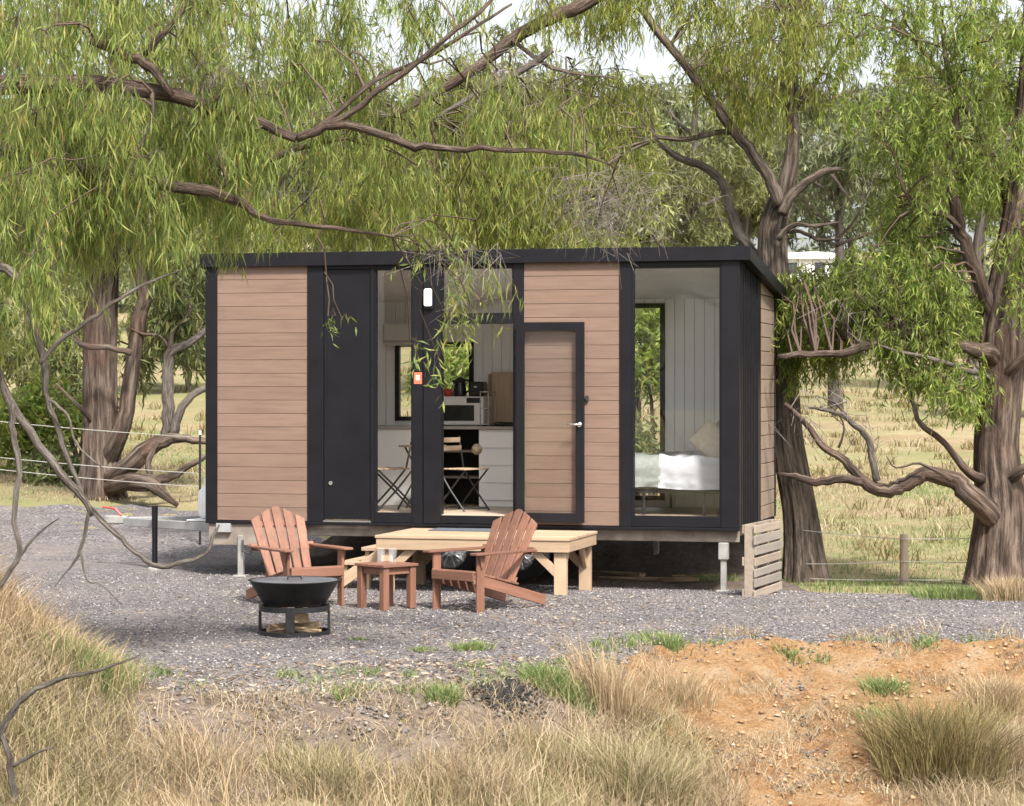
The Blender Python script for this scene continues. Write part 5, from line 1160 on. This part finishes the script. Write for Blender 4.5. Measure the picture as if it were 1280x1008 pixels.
def scatter(n, x0, x1, y0, y1, mask):
    x = rng.uniform(x0, x1, n); y = rng.uniform(y0, y1, n); k = mask(x, y); return x[k], y[k]
gm = lambda x, y: ((y < edge_y(x) - 0.5 - 0.45 * ((x > -2.2) & (x < 0.4)) + 0.9 * fbm(x * 1.5, y * 1.5)) | ((x < -2.35 + 0.8 * fbm(x * 2, y * 2)) & (y < 17.6) & (x < -2.35 - 0.35 * (y - 15.6)))) & ~in_clay(x, y)
# clumpy dry meadow in front
x, y = scatter(400000, -6, 6, 12.4, 18.6, lambda x, y: gm(x, y) & (rng.random(len(x)) < np.clip(0.45 + 1.6 * fbm(x * 1.3, y * 1.3) + 0.2 * (x < -2.3), 0.12, 1)))
hh = (0.05 + 0.20 * rng.random(len(x))**1.6) * (0.75 + 1.3 * np.clip(fbm(x * 0.8 + 9, y * 0.8) + 0.1, 0, 1)) * (1 + 0.6 * sstep(-2.0, -3.2, x)) * (0.45 + 0.55 * sstep(0.3, 1.6, edge_y(x) - y + 1.5 * (x < -2.4)))
tone = fbm(x * 0.7 + 31, y * 0.7, 2) + 0.06 * rng.normal(size=len(x)); P = np.column_stack([x, y, H(x, y) - 0.01 + 0.05 * ((x > 0.9) & (y < 19))])
gold = (x < -2.0 + 0.5 * tone) & (y > 15.3 + 1.5 * tone); oliv = (tone > 0.07) & ~gold; dry = ~gold & ~oliv
for nm, k, m_, lab in (('dry_meadow_grass', dry, M_drygrass, 'straw coloured dry grass across the foreground'), ('olive_meadow_grass', oliv, M_mixgrass, 'olive tinged grass patches in the foreground'), ('golden_mound_grass', gold, M_goldgrass, 'golden dry grass covering the mound at the left edge')):
    tag(blades(nm, P[k], hh[k] * (1.15 if nm[0] == 'g' else 1), 0.0065, m_, 1.35), lab, 'grass', None, 'stuff')
# taller seed stalks
x, y = scatter(16000, -6, 6, 12.6, 18.6, lambda x, y: gm(x, y) & (fbm(x * 0.9 + 4, y * 0.9) > 0.0))
tag(blades('seed_stalks', np.column_stack([x, y, H(x, y)]), rng.uniform(0.22, 0.5, len(x)), 0.005, M_goldgrass, 0.7), 'thin pale seed stalks rising above the foreground grass', 'grass', None, 'stuff')
# paddock behind
x, y = scatter(170000, -9, 9, 24.5, 50, lambda x, y: (y > np.interp(x, [-12, -5.5, -3.2, -2.0, 2.6, 3.2, 4.4, 9], [35.3, 35.3, 34.2, 30.2, 28.3, 25.3, 24.5, 24.1])) & (abs(x) < 0.24 * y) & (rng.random(len(x)) < 0.55 + fbm(x, y)))
k = (fbm(x * 0.35 + 3, y * 0.22, 2) + 0.05 * rng.normal(size=len(x)) + 0.4 * sstep(33, 27, y) * (x > 2) + 0.1 * sstep(40, 33, y) - 0.02) > 0.03
P = np.column_stack([x, y, H(x, y) - 0.01]); h_ = rng.uniform(0.02, 0.09, len(x)) * (0.5 + 1.4 * np.clip(fbm(x * 1.2, y * 0.8) + 0.35, 0, 1))
tag(blades('paddock_green_grass', P[k], h_[k], 0.006 + y[k] * 0.00015, M_greengrass, 0.6), 'green grass strip beyond the gravel and along the fence', 'grass', None, 'stuff')
tag(blades('paddock_dry_grass', P[~k], h_[~k] * 1.1, 0.006 + y[~k] * 0.00015, M_drygrass, 0.7), 'dry paddock grass behind the cabin and trees', 'grass', None, 'stuff')
# rough clumps dotted over the paddock
cx_ = rng.uniform(-14, 14, 700); cy_ = 30 + 75 * rng.random(700)**1.3; k = (abs(cx_) < 0.24 * cy_) & ((cx_ > -2) | (cy_ > 38)); cx_, cy_ = cx_[k], cy_[k]
nb_ = 34; x = (cx_[:, None] + rng.normal(size=(len(cx_), nb_)) * (0.10 + 0.16 * rng.random((len(cx_), 1)))).ravel(); y = (cy_[:, None] + rng.normal(size=(len(cx_), nb_)) * 0.16).ravel()
hh_ = rng.uniform(0.08, 0.26, len(x)) * np.repeat(rng.uniform(0.6, 1.5, len(cx_)), nb_); kk = np.repeat(rng.random(len(cx_)) < 0.5, nb_); P = np.column_stack([x, y, H(x, y) - 0.01])
tag(blades('paddock_brown_clumps', P[kk], hh_[kk], 0.012 + y[kk] * 0.0003, M_browngrass, 0.9), 'rough brown grass clumps dotted over the paddock', 'grass', None, 'stuff')
tag(blades('paddock_straw_clumps', P[~kk], hh_[~kk], 0.012 + y[~kk] * 0.0003, M_mixgrass, 0.9), 'olive straw grass clumps dotted over the paddock', 'grass', None, 'stuff')
# tussocks one can point at
def tussock(label, px, py, r_, h_, n, mat, lean=0.6, w=0.009, d=None, name='grass_tussock'):
    p = ground(px, py); x = p.x + np.clip(rng.normal(size=n), -2, 2) * r_ * 0.45; y = p.y + np.clip(rng.normal(size=n), -2, 2) * r_ * 0.45
    v = np.column_stack([x - p.x, y - p.y, H(x, y) - p.z - 0.01]); dd = v.copy(); dd[:, 2] = 0
    if p.x > 0.9 and p.y < 19.5: v[:, 2] += 0.09
    o = blades(name, v, h_ * rng.uniform(0.5, 1.05, n), w, mat, lean, None, rng, dd / (r_ + 1e-6) * 0.5); o.location = p
    return tag(o, label, 'grass tussock', 'tussocks on the bank')
tussock('large brown-olive tussock on the clay at the lower right', 1170, 985, 0.42, 0.58, 2000, M_browngrass, 0.9, 0.008)
tussock('tall straw tussock left of the clay bank', 765, 900, 0.26, 0.5, 600, M_goldgrass, 0.6, 0.007)
tussock('bright olive-green tussock at the bottom edge below the clay', 800, 1000, 0.36, 0.40, 1700, M_mixgrass, 0.9, 0.008)
tussock('wide green weed clump right of the charcoal patch', 697, 868, 0.26, 0.17, 1400, M_greengrass, 1.0)
for lab, px, py, r_, h_, n, m_ in (('olive tussock at the bottom edge under the fire pit', 400, 990, 0.34, 0.22, 1300, M_mixgrass), ('straw tussock in the bottom left quarter, right of the dead stick', 245, 975, 0.34, 0.22, 1100, M_drygrass), ('tangled straw tussock at the bottom centre', 590, 995, 0.36, 0.22, 1300, M_drygrass),
        ('green-tinged tussock below the charcoal patch', 700, 965, 0.25, 0.22, 800, M_mixgrass), ('pinkish dry grass clump at the lower right corner', 1258, 985, 0.36, 0.38, 1600, M_drygrass), ('straw clump right of the brown tussock', 1245, 905, 0.25, 0.26, 700, M_goldgrass), 
        ('straw clump on the left rim of the clay', 850, 905, 0.25, 0.28, 600, M_goldgrass), ('green grass patch on the golden mound at the left', 115, 850, 0.3, 0.26, 900, M_greengrass)):
    tussock(lab, px, py, r_, h_, n, m_, 1.0, 0.007)
tussock('small round green tuft left of the charcoal patch', 554, 884, 0.11, 0.15, 420, M_greengrass, 0.9)
tussock('low green weeds at the gravel edge above the round tuft', 590, 816, 0.18, 0.11, 380, M_greengrass, 1.1)
tussock('small green weeds on the gravel below the right armchair', 528, 817, 0.12, 0.08, 160, M_greengrass, 1.1)
tussock('green weed clump on the clay beside the brown tussock', 1105, 885, 0.17, 0.16, 520, M_greengrass, 1.1)
tussock('lower green weed clump left of the brown tussock', 1100, 925, 0.15, 0.14, 380, M_greengrass, 1.1)
tussock('small green weed on the clay edge at the head of the rill', 985, 838, 0.13, 0.08, 240, M_greengrass, 1.1)
tussock('sparse weed at the gravel edge on the far right', 1165, 824, 0.16, 0.09, 200, M_greengrass, 1.1)
tussock('green weeds at the gravel and clay corner', 835, 826, 0.18, 0.12, 320, M_greengrass, 1.0)
tussock('tiny weed on the gravel near the clay bank', 1090, 805, 0.10, 0.08, 120, M_greengrass, 1.0)
tussock('green weeds in the shade under the right end of the cabin', 893, 735, 0.26, 0.2, 700, M_greengrass, 0.9)
tussock('low weeds under the left end of the cabin', 345, 708, 0.2, 0.1, 300, M_greengrass, 0.9)
tussock('lush green tuft beside the rough-barked gum', 1195, 748, 0.45, 0.16, 1700, M_greengrass, 0.8)
tussock('pale dry tuft at the foot of the rough-barked gum', 1262, 752, 0.3, 0.28, 900, M_goldgrass, 0.6)
tussock('small weed beside the fire pit', 448, 802, 0.08, 0.06, 90, M_greengrass, 1.0)
# straggling weeds along the broken gravel edge
wc = [(rng.uniform(-1.2, 1.4), 0) for _ in range(34)] + [(rng.uniform(1.2, 4.6), 1) for _ in range(16)] + [(rng.uniform(-3, -1.2), 0) for _ in range(8)]
wx, wy, wh = [], [], []
for q, right in wc:
    yc = float(edge_y(q)) + (rng.uniform(-0.2, 1.5) if not right else rng.uniform(-0.5, 0.25)); n_ = int(rng.integers(15, 70)); sp_ = rng.uniform(0.03, 0.11)
    wx += list(q + rng.normal(size=n_) * sp_); wy += list(yc + rng.normal(size=n_) * sp_ * 1.4); wh += list(rng.uniform(0.03, 0.10, n_))
wx, wy, wh = np.array(wx), np.array(wy), np.array(wh)
tag(blades('edge_weeds', np.column_stack([wx, wy, H(wx, wy) + np.where((wx > 1.1) & (wy < edge_y(wx)), 0.07, 0.01)]), wh, 0.008, M_greengrass, 1.3), 'small green weeds straggling along the gravel edge', 'weeds', None, 'stuff')
# loose gravel, rocks, clods, leaf litter
def pebbles(name, x, y, size, mat, lift=0.012):
    n = len(x); B = np.array([(1, 0, 0), (0, 1, 0), (-1, 0, 0), (0, -1, 0), (0, 0, 0.8), (0, 0, -0.5)], float)
    V = B[None] * size[:, None, None] * rng.uniform(0.6, 1.3, (n, 6, 1)); a = rng.random(n) * 6.28; c, s = np.cos(a), np.sin(a)
    Vx = V[..., 0] * c[:, None] - V[..., 1] * s[:, None]; Vy = V[..., 0] * s[:, None] + V[..., 1] * c[:, None]
    Z = H(x, y) + lift + size * 0.25 + (np.where((x > 1.0) & (y < edge_y(x)) & (y > np.interp(x, xs2, cl_front) + 0.2), clay_relief(x, y) + 0.03, 0) if name in ('clay_clods', 'rill_stones', 'spilled_gravel') else 0)
    V = np.stack([Vx + x[:, None], Vy + y[:, None], V[..., 2] * 0.8 + Z[:, None]], -1).reshape(-1, 3)
    F = np.array([(0, 1, 4), (1, 2, 4), (2, 3, 4), (3, 0, 4), (1, 0, 5), (2, 1, 5), (3, 2, 5), (0, 3, 5)])
    return bigmesh(name, V, (np.arange(n)[:, None, None] * 6 + F[None]).reshape(-1, 3), mat)
def on_pad(x, y): return (y > np.interp(x, xs, pad_front) + 0.1) & (y < np.interp(x, xs, pad_back) - 0.2)
x, y = scatter(120000, -5.5, 6, 15.8, 27, lambda x, y: on_pad(x, y))
tag(pebbles('loose_gravel', x, y, 0.004 + 0.011 * rng.random(len(x))**2.5, M_stone), 'loose grey stones over the gravel pad', 'gravel', None, 'stuff')
x, y = scatter(13000, -3.0, 1.4, 14.6, 18.2, lambda x, y: (abs(y - edge_y(x) + 0.15) < 0.6 + 0.5 * fbm(x * 2, y * 2)) & (fbm(x * 3 + 7, y * 3) > -0.08))
tag(pebbles('bank_rubble', x, y, 0.005 + 0.026 * rng.random(len(x))**5, M_rock, 0.02), 'pale rubble and stones along the gravel edge', 'rubble', None, 'stuff')
x, y = scatter(26000, 0.9, 5.5, 14.3, 19.5, in_clay)
k = rng.random(len(x)) < np.clip(0.04 + 1.5 * fbm(x * 2 + 3, y * 2) + 0.35 * np.exp(-((y - 16.7) / 0.5)**2), 0.03, 0.6); x, y = x[k], y[k]
o = pebbles('clay_clods', x, y, 0.005 + 0.03 * rng.random(len(x))**4, M_clod, 0.0); tag(o, 'crumbled clay clods on the orange bank', 'clods', None, 'stuff')
x, y = scatter(34000, -4, 4, 14.4, 24, lambda x, y: (rng.random(len(x)) < np.where(abs(y - 17.3 - 0.3 * x) < 1.2, 0.9, 0.13) * (np.exp(-((x - 0.0) / 1.6)**2) + 0.25)) & on_pad(x, y) | ((rng.random(len(x)) < 0.9) & (abs(y - edge_y(x) + 0.3) < 0.9) & (x < 1.3) & (x > -2.8) & (fbm(x * 2.2, y * 2.2) > -0.06)))
n = len(x); a = rng.random(n) * 6.28; D = np.column_stack([np.cos(a), np.sin(a), rng.normal(size=n) * 0.25])
V, F = leaf_mesh(np.column_stack([x, y, H(x, y) + 0.028]), unit(D), rng.uniform(0.03, 0.085, n), rng.uniform(0.008, 0.018, n), rng)
tag(bigmesh('leaf_litter', V, F, M_litter), 'fallen dry leaves and bark scattered on the gravel', 'leaf litter', None, 'stuff')
x = rng.uniform(1.2, 3.2, 9000); y = rng.uniform(14.5, 19.2, 9000); rc = 2.18 + 0.18 * (y - 18.0) + 0.12 * np.sin(y * 2.3)
k = (abs(x - rc) < 0.05 + 0.10 * rng.random(9000)) | ((abs(y - 16.6 + 0.3 * (x - 2)) < 0.16) & (fbm(x * 4, y * 4) > 0.02)); x, y = x[k], y[k]
tag(pebbles('rill_stones', x, y, 0.005 + 0.018 * rng.random(len(x))**4, M_rock, 0.0), 'grey stones washed into the rill down the clay', 'stones', None, 'stuff')
x, y = scatter(26000, 0.9, 5.5, 14.3, 19.4, lambda x, y: in_clay(x, y) & (fbm(x * 1.7 + 2, y * 1.7) > 0.0))
tag(blades('straw_wisps', np.column_stack([x, y, H(x, y) + 0.02 + clay_relief(x, y)]), rng.uniform(0.04, 0.13, len(x)), 0.006, M_drygrass, 1.6), 'sparse dry straw lying over the clay bank', 'straw', None, 'stuff')
x, y = scatter(30000, 0.9, 6, 17.6, 19.8, lambda x, y: rng.random(len(x)) < 0.9 * np.exp(-np.maximum(0, edge_y(x) + 0.1 - y) / 0.22))
tag(pebbles('spilled_gravel', x, y, 0.004 + 0.012 * rng.random(len(x))**2.5, M_stone, 0.012), 'grey gravel spilling over the top of the clay bank', 'gravel', None, 'stuff')
x, y = scatter(26000, -3.2, 1.4, 13.6, 18, lambda x, y: (abs(y - edge_y(x) + 0.7) < 0.8) & (fbm(x * 2.7 + 8, y * 2.7) > -0.05))
tag(blades('bank_straw', np.column_stack([x, y, H(x, y) + 0.01]), rng.uniform(0.03, 0.14, len(x)), 0.0055, M_drygrass, 1.7), 'matted dry straw where the gravel meets the grass', 'straw', None, 'stuff')
# charcoal patch from an old fire
p = ground(632, 878); m_ = 1500; x = p.x + rng.normal(size=m_) * 0.10; y = p.y + rng.normal(size=m_) * 0.17
tag(pebbles('charcoal_patch', x, y, 0.006 + 0.018 * rng.random(m_)**2, M_char, 0.03), 'black charcoal remains of an old fire on the bank', 'charcoal', None, 'stuff')
# odds and ends lying in the shade under the cabin
for lab, s_, y_, L_, r_, a_ in (('long grey log lying under the right half of the cabin', 4.75, 1.1, 1.1, 0.05, 4), ('brown log under the cabin near the wheels', 4.2, 1.7, 0.8, 0.08, -15), ('short log under the cabin near the right stabiliser', 5.2, 1.75, 0.6, 0.07, 20), ('log under the cabin behind the left armchair', 1.6, 1.3, 0.8, 0.08, 12)):
    q = hw(s_, y_, 0); o = bpy.data.objects.new('fallen_log', logm(L_, r_, s_)); link(o); o.location = (q.x, q.y, Hz(q.x, q.y) + 0.06 + r_ * 0.8); o.rotation_euler = (0, 0, HROT + R(a_)); tag(o, lab, 'log', 'logs under the cabin')
bpy.context.view_layer.update()
